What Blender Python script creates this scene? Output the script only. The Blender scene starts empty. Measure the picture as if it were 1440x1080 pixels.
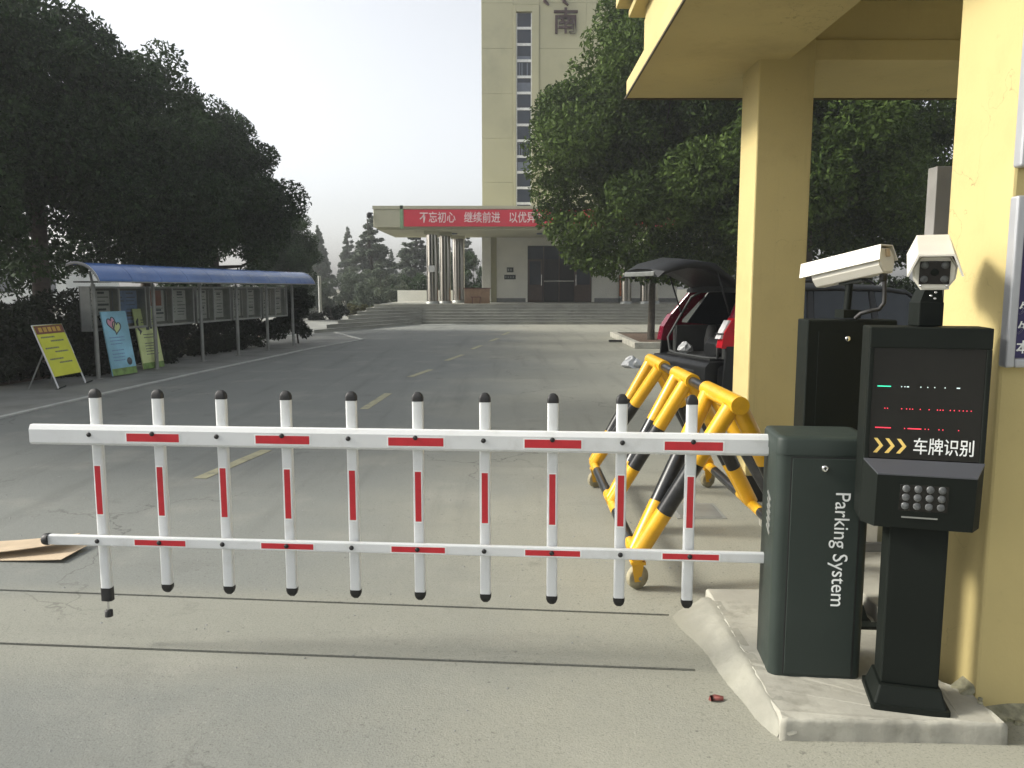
import bpy, math, random
import numpy as np
from mathutils import Vector, Matrix, Euler
R = math.radians
random.seed(7)
S = bpy.context.scene
COL = S.collection

# ------------------------------------------------------------------ camera, sky, sun, exposure
CAM_H, PITCH = 1.65, math.atan(135 / 1110)
cd = bpy.data.cameras.new('camera'); cam = bpy.data.objects.new('camera', cd); COL.objects.link(cam)
cam.location = (0, 0, CAM_H); cam.rotation_euler = (R(90) - PITCH, 0, 0)
cd.sensor_width = 36; cd.lens = 36 * 1110 / 1440; cd.clip_start = 0.05; cd.clip_end = 3000
S.camera = cam

SUN_DIR = Vector((1.62, -0.05, -1.0)).normalized()          # the way the light travels
SUN_EL = math.asin(-SUN_DIR.z); SUN_AZ = math.atan2(-SUN_DIR.x, -SUN_DIR.y)
W = bpy.data.worlds.new('World'); S.world = W; W.use_nodes = True
nt = W.node_tree; nt.nodes.clear()
sk = nt.nodes.new('ShaderNodeTexSky'); sk.sky_type = 'NISHITA'; sk.sun_disc = False
sk.sun_elevation = SUN_EL; sk.sun_rotation = SUN_AZ % (2 * math.pi)
sk.air_density = 1.0; sk.dust_density = 3.0; sk.ozone_density = 1.0
hs = nt.nodes.new('ShaderNodeHueSaturation'); hs.inputs['Saturation'].default_value = 0.22
bg = nt.nodes.new('ShaderNodeBackground'); bg.inputs['Strength'].default_value = 0.133
wo = nt.nodes.new('ShaderNodeOutputWorld')
nt.links.new(sk.outputs[0], hs.inputs['Color']); nt.links.new(hs.outputs[0], bg.inputs['Color']); nt.links.new(bg.outputs[0], wo.inputs['Surface'])

sl = bpy.data.lights.new('sun', 'SUN'); sl.energy = 2.5; sl.angle = R(11.0); sl.color = (1.0, 0.95, 0.85)
so = bpy.data.objects.new('sun', sl); COL.objects.link(so); so.location = (-20, -10, 30)
so.rotation_euler = SUN_DIR.to_track_quat('-Z', 'Y').to_euler()
S.view_settings.view_transform = 'Standard'; S.view_settings.look = 'None'
S.view_settings.exposure = 1.0; S.view_settings.gamma = 1.0; S.view_settings.use_curve_mapping = False
S.render.engine = 'CYCLES'; S.cycles.use_denoising = True
S.cycles.max_bounces = 6; S.cycles.diffuse_bounces = 3; S.cycles.glossy_bounces = 3; S.cycles.transmission_bounces = 4
S.cycles.transparent_max_bounces = 6; S.cycles.volume_bounces = 0

# ------------------------------------------------------------------ materials
class NT:
    def __init__(s, m):
        s.t = m.node_tree; s.b = s.t.nodes['Principled BSDF']
    def n(s, kind, **kw):
        x = s.t.nodes.new('ShaderNode' + kind)
        for k, v in kw.items():
            if k.startswith('i_'): x.inputs[k[2:].replace('_', ' ')].default_value = v
            else: setattr(x, k, v)
        return x
    def l(s, a, b): s.t.links.new(a, b)
    def math(s, op, a, b=None, clamp=False):
        x = s.t.nodes.new('ShaderNodeMath'); x.operation = op; x.use_clamp = clamp
        for i, v in enumerate((a, b)):
            if v is None: continue
            if isinstance(v, (int, float)): x.inputs[i].default_value = v
            else: s.l(v, x.inputs[i])
        return x.outputs[0]
    def noise(s, vec, scale, detail=4, rough=.55):
        x = s.n('TexNoise'); x.inputs['Scale'].default_value = scale; x.inputs['Detail'].default_value = detail; x.inputs['Roughness'].default_value = rough
        s.l(vec, x.inputs['Vector']); return x.outputs['Fac']
    def ramp(s, f, lo, hi):
        x = s.n('MapRange'); x.interpolation_type = 'SMOOTHSTEP'; x.inputs['From Min'].default_value = lo; x.inputs['From Max'].default_value = hi
        s.l(f, x.inputs['Value']); return x.outputs[0]
    def mix(s, f, a, b, mode='MIX'):
        x = s.n('MixRGB', blend_type=mode)
        for k, v in (('Fac', f), ('Color1', a), ('Color2', b)):
            if isinstance(v, (int, float)): x.inputs[k].default_value = v
            elif isinstance(v, tuple): x.inputs[k].default_value = (*v, 1)
            else: s.l(v, x.inputs[k])
        return x.outputs[0]
    def bump(s, h, strength, dist=.01):
        x = s.n('Bump'); x.inputs['Strength'].default_value = strength; x.inputs['Distance'].default_value = dist
        s.l(h, x.inputs['Height']); s.l(x.outputs[0], s.b.inputs['Normal'])

def mat(name, col, rough=.6, metal=0., var=.12, scale=6., bump=0., bscale=60., spec=.5, dirt=None, dscale=2.5, damt=.35, coat=0., streak=0.):
    m = bpy.data.materials.new(name); m.use_nodes = True; k = NT(m)
    k.b.inputs['Roughness'].default_value = rough; k.b.inputs['Metallic'].default_value = metal
    k.b.inputs['Specular IOR Level'].default_value = spec; k.b.inputs['Coat Weight'].default_value = coat
    pos = k.n('NewGeometry').outputs['Position']
    f = k.noise(pos, scale, 5)
    c = k.mix(k.ramp(f, .3, .7), tuple(x * (1 - var) for x in col), tuple(min(1, x * (1 + var)) for x in col))
    if dirt:
        c = k.mix(k.math('MULTIPLY', k.ramp(k.noise(pos, dscale, 8, .65), .5, .75), damt), c, dirt)
    if streak:
        mp = k.n('Mapping'); mp.inputs['Scale'].default_value = (9, 9, .55); k.l(pos, mp.inputs[0])
        c = k.mix(k.math('MULTIPLY', k.ramp(k.noise(mp.outputs[0], 1., 6, .7), .56, .78), streak * .5), c, tuple(x * .62 for x in col))
        c = k.mix(k.math('MULTIPLY', k.ramp(k.noise(pos, 26., 5, .7), .62, .72), streak * .35), c, tuple(x * .6 for x in col))
        hair = k.n('TexVoronoi'); hair.feature = 'DISTANCE_TO_EDGE'; hair.inputs['Scale'].default_value = 1.1
        wv = k.n('VectorMath', operation='ADD'); nz = k.n('TexNoise'); nz.inputs['Scale'].default_value = 3.5; nz.inputs['Detail'].default_value = 5; k.l(pos, nz.inputs['Vector'])
        k.l(pos, wv.inputs[0]); k.l(nz.outputs['Color'], wv.inputs[1]); k.l(wv.outputs[0], hair.inputs['Vector'])
        cr_ = k.math('MULTIPLY', k.math('SUBTRACT', 1.0, k.ramp(hair.outputs['Distance'], .0, .0035)), k.ramp(k.noise(pos, .9, 2), .52, .62))
        c = k.mix(k.math('MULTIPLY', cr_, streak), c, tuple(x * .45 for x in col))
    k.l(c, k.b.inputs['Base Color'])
    r = k.math('ADD', k.math('MULTIPLY', k.noise(pos, scale * 4, 3), .16), rough - .08, True); k.l(r, k.b.inputs['Roughness'])
    if bump: k.bump(k.noise(pos, bscale, 4), bump, .004)
    return m

def emit(name, col, st):
    m = bpy.data.materials.new(name); m.use_nodes = True; b = m.node_tree.nodes['Principled BSDF']
    b.inputs['Base Color'].default_value = (.02, .02, .02, 1); b.inputs['Emission Color'].default_value = (*col, 1); b.inputs['Emission Strength'].default_value = st
    return m

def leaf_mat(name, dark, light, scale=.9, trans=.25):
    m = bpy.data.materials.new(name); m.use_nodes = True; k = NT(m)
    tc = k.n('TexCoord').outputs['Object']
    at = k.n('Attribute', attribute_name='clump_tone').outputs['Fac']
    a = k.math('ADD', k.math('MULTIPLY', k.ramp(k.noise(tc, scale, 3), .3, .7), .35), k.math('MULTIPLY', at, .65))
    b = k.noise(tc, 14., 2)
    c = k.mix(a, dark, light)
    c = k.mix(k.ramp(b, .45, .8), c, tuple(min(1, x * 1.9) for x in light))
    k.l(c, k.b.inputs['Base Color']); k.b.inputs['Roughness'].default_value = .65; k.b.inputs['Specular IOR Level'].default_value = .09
    tr = k.n('BsdfTranslucent'); k.l(c, tr.inputs['Color'])
    mx = k.n('MixShader'); mx.inputs[0].default_value = trans
    k.l(k.b.outputs[0], mx.inputs[1]); k.l(tr.outputs[0], mx.inputs[2])
    k.l(mx.outputs[0], m.node_tree.nodes['Material Output'].inputs['Surface'])
    return m

def ground_mat(name):
    """asphalt with painted-in tree shade on the left, giving way to dusty concrete on the right and at the gate"""
    m = bpy.data.materials.new(name); m.use_nodes = True; k = NT(m)
    pos = k.n('NewGeometry').outputs['Position']
    sx = k.n('SeparateXYZ'); k.l(pos, sx.inputs[0]); X, Y = sx.outputs[0], sx.outputs[1]
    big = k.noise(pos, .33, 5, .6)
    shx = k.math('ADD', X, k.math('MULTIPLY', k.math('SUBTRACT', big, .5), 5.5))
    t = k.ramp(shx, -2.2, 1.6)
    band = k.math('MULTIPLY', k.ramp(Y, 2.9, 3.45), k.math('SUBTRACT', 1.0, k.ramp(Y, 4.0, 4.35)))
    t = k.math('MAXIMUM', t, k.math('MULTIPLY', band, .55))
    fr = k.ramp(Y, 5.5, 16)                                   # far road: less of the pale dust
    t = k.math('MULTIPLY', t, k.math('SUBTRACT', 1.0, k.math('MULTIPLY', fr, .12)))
    c = k.mix(t, (.185, .195, .180), (.285, .282, .228))  # darker left tone: asphalt plus soft tree shade put into the colour
    patch = k.ramp(k.noise(pos, 1.1, 6, .62), .50, .72)
    c = k.mix(k.math('MULTIPLY', patch, .30), c, (.34, .335, .285))
    st = k.ramp(k.noise(pos, .8, 7, .7), .56, .74)
    mp = k.n('Mapping'); mp.inputs['Scale'].default_value = (.5, 4.2, 1); mp.inputs['Rotation'].default_value = (0, 0, .05); k.l(pos, mp.inputs[0])
    streak = k.ramp(k.noise(mp.outputs[0], .9, 6, .65), .52, .78)
    c = k.mix(k.math('MULTIPLY', st, .32), c, (.10, .10, .095))
    c = k.mix(k.math('MULTIPLY', streak, .30), c, (.16, .155, .14))
    tr = k.n('Mapping'); tr.inputs['Scale'].default_value = (2.6, .16, 1); tr.inputs['Rotation'].default_value = (0, 0, .12); k.l(pos, tr.inputs[0])
    c = k.mix(k.math('MULTIPLY', k.ramp(k.noise(tr.outputs[0], 1., 5, .6), .50, .70), k.math('MULTIPLY', k.ramp(Y, 3.9, 6.), .24)), c, (.075, .077, .072))
    oil = k.ramp(k.noise(pos, 1.7, 4, .55), .64, .76)
    c = k.mix(k.math('MULTIPLY', oil, .40), c, (.07, .068, .06))
    fine = k.noise(pos, 95., 5, .75)
    c = k.mix(k.math('MULTIPLY', k.ramp(fine, .50, .68), .5), c, (.07, .07, .062))
    c = k.mix(k.math('MULTIPLY', k.ramp(k.noise(pos, 60., 3, .6), .58, .72), .2), c, (.42, .41, .37))
    vo = k.n('TexVoronoi'); vo.inputs['Scale'].default_value = 9.; k.l(pos, vo.inputs['Vector'])
    spots = k.math('SUBTRACT', 1.0, k.ramp(vo.outputs['Distance'], .03, .09))
    c = k.mix(k.math('MULTIPLY', spots, k.math('MULTIPLY', k.ramp(k.noise(pos, 3., 2), .52, .6), .65)), c, (.045, .042, .038))
    agg = k.ramp(k.noise(pos, 38., 4, .7), .56, .70)
    c = k.mix(k.math('MULTIPLY', agg, k.math('MULTIPLY', k.ramp(k.noise(pos, 1.4, 4), .40, .60), .62)), c, (.085, .083, .072))
    cn = k.n('TexVoronoi'); cn.feature = 'DISTANCE_TO_EDGE'; cn.inputs['Scale'].default_value = .38
    w = k.n('VectorMath', operation='ADD'); nz = k.n('TexNoise'); nz.inputs['Scale'].default_value = 2.2; nz.inputs['Detail'].default_value = 6; k.l(pos, nz.inputs['Vector'])
    k.l(pos, w.inputs[0]); k.l(nz.outputs['Color'], w.inputs[1]); k.l(w.outputs[0], cn.inputs['Vector'])
    crack = k.math('SUBTRACT', 1.0, k.ramp(cn.outputs['Distance'], .0, .006))
    c = k.mix(k.math('MULTIPLY', k.math('MULTIPLY', crack, k.ramp(k.noise(pos, .5, 2), .46, .6)), .6), c, (.06, .058, .052))
    k.l(c, k.b.inputs['Base Color']); k.b.inputs['Roughness'].default_value = .88; k.b.inputs['Specular IOR Level'].default_value = .3
    k.bump(k.math('ADD', k.noise(pos, 120., 4), k.math('MULTIPLY', k.noise(pos, 7., 4), 2.)), .35, .006)
    return m

def pane_mat(name):
    m = bpy.data.materials.new(name); m.use_nodes = True; k = NT(m)
    tr = k.n('BsdfTransparent'); tr.inputs[0].default_value = (.86, .87, .85, 1); gl = k.n('BsdfGlossy'); gl.inputs['Roughness'].default_value = .08; gl.inputs[0].default_value = (.8, .8, .8, 1)
    mx = k.n('MixShader'); fr = k.n('Fresnel'); fr.inputs[0].default_value = 1.10; k.l(fr.outputs[0], mx.inputs[0]); k.l(tr.outputs[0], mx.inputs[1]); k.l(gl.outputs[0], mx.inputs[2])
    k.l(mx.outputs[0], m.node_tree.nodes['Material Output'].inputs['Surface']); return m
M = dict(
    pane=pane_mat('case_glass'),
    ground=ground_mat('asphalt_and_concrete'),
    earth=mat('earth', (.10, .095, .06), .95, var=.3, scale=.4, dirt=(.05, .07, .03), dscale=.15, damt=.8),
    pave=mat('dusty_pavement', (.21, .215, .195), .9, var=.15, scale=1.5, dirt=(.10, .10, .09), dscale=.9, damt=.6, bump=.3, bscale=80),
    line=mat('kerb_line', (.40, .41, .38), .85, var=.1, scale=5, dirt=(.22, .22, .20), dscale=3, damt=.7),
    yline=mat('worn_yellow_paint', (.33, .315, .20), .85, var=.12, scale=6, dirt=(.13, .135, .125), dscale=7, damt=.95),
    conc=mat('pale_concrete', (.36, .35, .295), .88, var=.16, scale=3, dirt=(.21, .205, .165), dscale=5, damt=.9, bump=.5, bscale=45),
    mortar=mat('trowelled_mortar', (.275, .27, .225), .9, var=.2, scale=4, dirt=(.21, .205, .165), dscale=4, damt=.95, bump=.8, bscale=30),
    moss=mat('mossy_mortar', (.26, .25, .17), .95, var=.3, scale=25, dirt=(.10, .11, .05), dscale=18, damt=.8, bump=.8, bscale=60),
    step=mat('step_stone', (.29, .29, .25), .85, var=.14, scale=1.2, dirt=(.14, .14, .12), dscale=1.5, damt=.6),
    paint=mat('yellow_wall_paint', (.50, .41, .18), .75, var=.05, scale=1.6, dirt=(.36, .285, .125), dscale=1.3, damt=.55, bump=.22, bscale=55, streak=.85),
    drip=mat('brown_drip_edge', (.07, .055, .03), .8),
    tower=mat('pale_yellow_facade', (.43, .41, .265), .8, var=.06, scale=.5, dirt=(.31, .295, .20), dscale=.35, damt=.7, streak=.25),
    towerdark=mat('facade_joint', (.30, .28, .18), .9),
    canopy=mat('canopy_cream', (.46, .445, .32), .8, var=.05, scale=.6, dirt=(.31, .30, .215), dscale=.5, damt=.6),
    tilew=mat('white_wall_tile', (.80, .79, .72), .5, var=.04, scale=2),
    skirt=mat('grey_skirting', (.20, .205, .20), .6),
    steel=mat('mirror_steel', (.34, .325, .29), .14, 1., var=.05),
    bgreen=mat('green_edge_trim', (.22, .36, .20), .7),
    banner=mat('red_banner_cloth', (.62, .035, .06), .7, var=.05, scale=2),
    bannertext=mat('banner_lettering', (.80, .62, .60), .7),
    char=mat('dark_red_sign_character', (.035, .011, .008), .6, var=.2),
    white=mat('white_painted_metal', (.68, .695, .69), .38, var=.02, dirt=(.50, .50, .47), dscale=9, damt=.45),
    red=mat('red_reflective_film', (.52, .025, .035), .35, var=.06, scale=30),
    black=mat('black_rubber', (.012, .012, .012), .55),
    cab=mat('dark_grey_green_powder_coat', (.028, .038, .0325), .5, var=.06, scale=3, bump=.10, bscale=420, dirt=(.045, .048, .043), dscale=3, damt=.3, spec=.28),
    cab2=mat('near_black_powder_coat', (.0085, .011, .009), .6, spec=.14, var=.08, scale=3, bump=.08, bscale=420),
    visor=mat('powder_coat_sky_sheen', (.055, .058, .066), .42, var=.05),  # sky reflection on the sloping top put into the colour as blue-grey
    screen=mat('smoked_display_acrylic', (.006, .006, .006), .16),
    chrome=mat('chrome', (.75, .75, .74), .2, 1.),
    lamp=mat('frosted_lamp_lens', (.085, .09, .09), .4, var=.35, scale=90),
    letter=mat('white_vinyl_lettering', (.80, .82, .80), .5),
    ylet=mat('yellow_vinyl_arrow', (.80, .58, .16), .5),
    camw=mat('ivory_camera_housing', (.62, .60, .53), .42, var=.03, dirt=(.60, .57, .48), dscale=9, damt=.3),
    glassdark=mat('dark_lens_glass', (.008, .006, .007), .1),
    yel=mat('yellow_gloss_paint', (.66, .355, .014), .33, var=.06, scale=9, dirt=(.40, .22, .03), dscale=7, damt=.45),
    blk=mat('black_gloss_paint', (.012, .013, .014), .32, var=.1, dirt=(.08, .08, .075), dscale=8, damt=.35),
    caster=mat('worn_caster_rubber', (.30, .27, .18), .8, var=.2, scale=30),
    blue=mat('blue_polycarbonate', (.065, .145, .37), .24, var=.12, scale=1.1, dirt=(.20, .27, .42), dscale=.9, damt=.5),
    alu=mat('grey_aluminium', (.30, .31, .29), .45, .5, var=.1),
    post=mat('dull_post_steel', (.23, .235, .215), .5, .3, var=.12),
    caseback=mat('case_back_board', (.16, .165, .15), .7),
    paper=mat('notice_paper', (.50, .50, .475), .8, var=.08, scale=5),
    ink=mat('notice_ink', (.10, .11, .12), .8),
    redpaper=mat('faded_red_notice', (.30, .10, .06), .8),
    bluepaper=mat('blue_notice', (.16, .24, .42), .8),
    ysign=mat('yellow_sign_board', (.60, .62, .05), .6, var=.08, scale=3),
    brown=mat('brown_sign_header', (.16, .05, .03), .6),
    gold=mat('gold_header_print', (.55, .35, .06), .6),
    cyan=mat('sky_blue_poster', (.25, .50, .62), .6, var=.22, scale=1.7),
    lime=mat('pale_green_poster', (.55, .62, .28), .6, var=.10, scale=3),
    pgreen=mat('poster_grass_print', (.16, .26, .07), .6, var=.3, scale=9),
    pink=mat('pink_print', (.62, .30, .38), .6), magenta=mat('magenta_print', (.50, .03, .22), .6),
    navy=mat('navy_sign_print', (.022, .016, .085), .45, var=.08, dirt=(.03, .03, .12), dscale=2),
    frame=mat('silver_sign_frame', (.45, .46, .48), .35, .4, var=.03),
    wood=mat('light_brown_desk', (.30, .19, .11), .55, var=.15), wood2=mat('dark_brown_desk_edge', (.15, .07, .045), .5),
    door=mat('dark_brown_door', (.075, .045, .03), .4, var=.15), gl=mat('dark_window_glass', (.022, .03, .045), .22, var=.2, scale=.6, spec=.35),
    curtain=mat('window_blind', (.13, .15, .19), .7), wframe=mat('white_window_frame', (.72, .72, .70), .5),
    maroon=mat('maroon_car_paint', (.165, .004, .020), .25, var=.03, coat=.35), cblack=mat('car_black_plastic', (.011, .012, .0125), .5, spec=.3),
    cglass=mat('car_glass', (.012, .017, .020), .08, spec=.35), trim=mat('car_grey_trim', (.05, .053, .05), .55), lining=mat('car_dark_lining', (.016, .017, .016), .85),
    tailw=mat('clear_tail_lens', (.55, .54, .53), .15), tailr=mat('red_tail_lens', (.45, .01, .02), .15), tyre=mat('tyre', (.018, .018, .018), .8), rim=mat('alloy', (.45, .45, .45), .3, .9),
    plastic=mat('white_plastic_bag', (.42, .43, .425), .4, var=.1, scale=20),
    bark=mat('bark', (.055, .047, .036), .95, var=.35, scale=9, bump=.8, bscale=25), soil=mat('leafy_soil', (.10, .065, .04), .95, var=.45, scale=14, bump=.8, bscale=30),
    card=mat('cardboard', (.48, .38, .26), .85, var=.1, scale=4, dirt=(.33, .26, .18), dscale=3),
    greydoor=mat('grey_booth_frame', (.22, .215, .20), .55), orange=mat('orange_poster', (.50, .14, .045), .6, var=.5, scale=3.5),
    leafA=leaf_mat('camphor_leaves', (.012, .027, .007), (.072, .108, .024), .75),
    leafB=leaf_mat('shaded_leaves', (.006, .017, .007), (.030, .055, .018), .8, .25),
    leafC=leaf_mat('haze_paled_leaves', (.050, .068, .050), (.10, .12, .085), .5, .2),  # distance haze mixed into the leaf colour, paler and greyer
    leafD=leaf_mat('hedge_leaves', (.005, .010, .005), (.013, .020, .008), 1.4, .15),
    leafE=leaf_mat('dry_shrub_leaves', (.06, .07, .035), (.16, .15, .07), 1.),
    mist=mat('distant_wall', (.55, .57, .55), .9, var=.05), redleaf=mat('red_fallen_leaf', (.20, .055, .045), .7),
)
def feather(m, col):
    """the trowelled edge thins out into the slab"""
    k = NT(m); pos = k.n('NewGeometry').outputs['Position']; sx = k.n('SeparateXYZ'); k.l(pos, sx.inputs[0])
    f = k.math('ADD', sx.outputs[0], k.math('MULTIPLY', k.math('SUBTRACT', k.noise(pos, 9., 6, .65), .5), .34))
    old = k.b.inputs['Base Color'].links[0].from_socket
    k.l(k.mix(k.ramp(f, .76, .97), col, old), k.b.inputs['Base Color'])
feather(M['mortar'], (.225, .22, .175))
LEDG, LEDW, LEDR = emit('green_diode', (.05, .9, .5), 1.2), emit('white_diode', (.8, 1, .95), .9), emit('red_diode', (1, .04, .08), 1.2)

# ------------------------------------------------------------------ mesh helpers
def unlink_local(parent):
    o = parent
    while o.parent: o = o.parent
    return o.matrix_basis.inverted()

class MB:
    """gathers shapes given in world (or in M's) coordinates and links them as ONE mesh object"""
    def __init__(s, M=None): s.v, s.f, s.sm, s.M = [], [], [], M or Matrix()
    def add(s, vs, fs, smooth=False):
        b = len(s.v); s.v += [s.M @ Vector(p) for p in vs]
        s.f += [tuple(i + b for i in f) for f in fs]
        s.sm += [smooth] * len(fs) if isinstance(smooth, bool) else smooth
        return s
    def box(s, lo, hi, rot=None):
        x0, y0, z0 = lo; x1, y1, z1 = hi
        vs = [(x0, y0, z0), (x1, y0, z0), (x1, y1, z0), (x0, y1, z0), (x0, y0, z1), (x1, y0, z1), (x1, y1, z1), (x0, y1, z1)]
        if rot is not None:
            c = Vector(((x0 + x1) / 2, (y0 + y1) / 2, (z0 + z1) / 2)); q = Euler(rot).to_matrix()
            vs = [c + q @ (Vector(p) - c) for p in vs]
        return s.add(vs, [(0, 3, 2, 1), (4, 5, 6, 7), (0, 1, 5, 4), (1, 2, 6, 5), (2, 3, 7, 6), (3, 0, 4, 7)])
    def hexa(s, a, b):
        """two quads of four points, a below b"""
        return s.add(list(a) + list(b), [(3, 2, 1, 0), (4, 5, 6, 7), (0, 1, 5, 4), (1, 2, 6, 5), (2, 3, 7, 6), (3, 0, 4, 7)])
    def prism(s, poly, w0, w1, F=None, smooth=False):
        """2-D polygon (u,v) swept along w; F maps (u,v,w) to space"""
        F = F or Matrix(); n = len(poly)
        a = [F @ Vector((p[0], p[1], w0)) for p in poly]; b = [F @ Vector((p[0], p[1], w1)) for p in poly]
        s.add(a + b, [(i, (i + 1) % n, n + (i + 1) % n, n + i) for i in range(n)], smooth)
        s.add(a, [tuple(range(n - 1, -1, -1))]); return s.add(b, [tuple(range(n))])
    def loft(s, rings, closed=True, caps=True, smooth=True):
        n = len(rings[0]); vs = [p for r in rings for p in r]; fs = []
        for k in range(len(rings) - 1):
            for i in range(n if closed else n - 1):
                j = (i + 1) % n; fs.append((k * n + i, k * n + j, (k + 1) * n + j, (k + 1) * n + i))
        s.add(vs, fs, smooth)
        if caps and closed:
            s.add(rings[0], [tuple(range(n - 1, -1, -1))]); s.add(rings[-1], [tuple(range(n))])
        return s
    def tube(s, pts, r, n=12, caps=True):
        pts = [Vector(p) for p in pts]; rs = r if isinstance(r, (list, tuple)) else [r] * len(pts)
        d0 = (pts[1] - pts[0]).normalized(); up = Vector((0, 0, 1)) if abs(d0.z) < .95 else Vector((1, 0, 0))
        u = d0.cross(up).normalized(); rings = []
        for i, p in enumerate(pts):
            d = ((pts[min(i + 1, len(pts) - 1)] - p).normalized() + (p - pts[max(i - 1, 0)]).normalized()).normalized()
            u = (u - d * u.dot(d)).normalized(); w = d.cross(u)
            rings.append([p + (u * math.cos(2 * math.pi * k / n) + w * math.sin(2 * math.pi * k / n)) * rs[i] for k in range(n)])
        return s.loft(rings, caps=caps)
    def lathe(s, prof, F=None, n=20):
        F = F or Matrix(); rings = [[F @ Vector((r * math.cos(2 * math.pi * k / n), r * math.sin(2 * math.pi * k / n), z)) for k in range(n)] for r, z in prof]
        return s.loft(rings)
    def build(s, name, m, parent=None, bev=0., seg=2, **props):
        me = bpy.data.meshes.new(name); P = unlink_local(parent) if parent else Matrix()
        me.from_pydata([tuple(P @ v) for v in s.v], [], s.f); me.polygons.foreach_set('use_smooth', s.sm); me.materials.append(m); me.update()
        o = bpy.data.objects.new(name, me); COL.objects.link(o)
        if parent: o.parent = parent
        if bev:
            b = o.modifiers.new('bevel', 'BEVEL'); b.width = bev; b.segments = seg; b.limit_method = 'ANGLE'; b.angle_limit = R(40)
        for k, v in props.items(): o[k] = v
        return o

def tag(o, label, cat, group=None):
    o['label'] = label; o['category'] = cat
    if group: o['group'] = group
    return o
def thing(name, label, cat, loc, rz=0., group=None):
    o = bpy.data.objects.new(name, None); COL.objects.link(o); o.empty_display_size = .1
    o.location = loc; o.rotation_euler = (0, 0, rz)
    return tag(o, label, cat, group)
def structure(o): o['kind'] = 'structure'; return o
def frame3(o, x, y):
    """matrix with columns x, y and their cross product, at o"""
    x = Vector(x).normalized(); y = Vector(y); z = x.cross(y).normalized(); y = z.cross(x)
    F = Matrix((x, y, z)).transposed().to_4x4(); F.translation = Vector(o); return F
def copy_to(o, loc=None, parent=None, off=None):
    c = o.copy(); COL.objects.link(c)
    if parent: c.parent = parent
    if loc is not None: c.location = loc
    if off is not None: c.location = Vector(o.location) + Vector(off)
    return c
def dup(root, loc, rz=None, sc=None, label=None, group=None):
    r = root.copy(); COL.objects.link(r); r.location = loc
    if rz is not None: r.rotation_euler = (0, 0, rz)
    if sc is not None: r.scale = sc
    if label: r['label'] = label
    if group: r['group'] = group
    for ch in list(root.children):
        c = copy_to(ch, parent=r)
        for g in list(ch.children): copy_to(g, parent=c)
    return r
def text(name, body, size, F, m, parent=None, ext=.0015, sx=1., bold=0., align='LEFT', **props):
    cu = bpy.data.curves.new(name, 'FONT'); cu.body = body; cu.size = size; cu.extrude = ext; cu.offset = bold; cu.align_x = align; cu.resolution_u = 3
    t = bpy.data.objects.new(name, cu); COL.objects.link(t)
    dg = bpy.context.evaluated_depsgraph_get(); me = bpy.data.meshes.new_from_object(t.evaluated_get(dg)); bpy.data.objects.remove(t); bpy.data.curves.remove(cu)
    P = unlink_local(parent) if parent else Matrix()
    me.transform(P @ F @ Matrix.Diagonal((sx, 1, 1, 1))); me.materials.clear(); me.materials.append(m); me.name = name
    o = bpy.data.objects.new(name, me); COL.objects.link(o)
    if parent: o.parent = parent
    for k, v in props.items(): o[k] = v
    return o
def rrect(w, h, r, n=4):
    out = []
    for cx, cy, a0 in ((w / 2 - r, h / 2 - r, 0), (-w / 2 + r, h / 2 - r, 90), (-w / 2 + r, -h / 2 + r, 180), (w / 2 - r, -h / 2 + r, 270)):
        for k in range(n + 1):
            a = R(a0 + 90 * k / n); out.append((cx + r * math.cos(a), cy + r * math.sin(a)))
    return out
def flat(pts, z0, z1): return MB().prism(pts, z0, z1)

# ------------------------------------------------------------------ the setting: ground, road, pavement, lines, steps
structure(MB().box((-700, -60, -.6), (700, 900, -.08)).build('ground', M['earth']))
# two saw-cut gaps run across the gate: slabs stop either side of them and a darker bed shows below
L1 = lambda x: 3.915 - .0925 * x
L2 = lambda x: 3.324 - .0812 * x
g = .011
structure(flat([(-60, -25), (9, -25), (9, 45), (-60, 45)], -.05, -.035).build('joint_bed', M['skirt']))
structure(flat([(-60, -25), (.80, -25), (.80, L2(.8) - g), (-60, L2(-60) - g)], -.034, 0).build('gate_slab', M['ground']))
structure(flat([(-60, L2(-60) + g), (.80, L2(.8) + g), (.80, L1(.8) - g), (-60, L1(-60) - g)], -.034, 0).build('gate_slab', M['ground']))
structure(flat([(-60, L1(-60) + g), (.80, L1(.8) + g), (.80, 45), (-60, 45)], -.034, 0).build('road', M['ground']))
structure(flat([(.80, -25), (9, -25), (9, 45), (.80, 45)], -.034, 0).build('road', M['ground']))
structure(flat([(9, -25), (60, -25), (60, 45), (9, 45)], -.06, -.003).build('verge', M['earth']))
LINE = [(-6.62, 8.6), (-6.41, 11.95), (-6.07, 15.96), (-5.48, 21.67), (-4.80, 25.3)]
LINE2 = [(-4.80, 25.3), (-6.14, 28.4), (-7.6, 31.8)]
structure(flat([(p[0], p[1]) for p in LINE] + [(-6.14, 28.4), (-7.6, 31.8), (-9.0, 31.8), (-7.9, 23.5), (-8.55, 14.2), (-9.2, 8.6)], .002, .006).build('pavement', M['pave']))
def strip(pts, w, z, name, m):
    mb = MB()
    for a, b in zip(pts[:-1], pts[1:]):
        d = (Vector(b) - Vector(a)).normalized(); n = Vector((-d.y, d.x)) * w / 2; a = Vector(a) - d * w * .2; b = Vector(b) + d * w * .2
        mb.prism([tuple(a - n), tuple(b - n), tuple(b + n), tuple(a + n)], .001, z)
    return structure(mb.build(name, m))
structure(flat([(-60, 5.2), (-8.9, 5.2), (-9.2, 8.61), (-8.55, 14.2), (-7.9, 23.5), (-9.0, 31.0), (-60, 31.0)], .001, .012).build('planting_bed', M['soil']))
strip(LINE, .09, .022, 'kerb_line', M['line']); strip(LINE2, .12, .026, 'kerb_line', M['line'])
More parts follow.
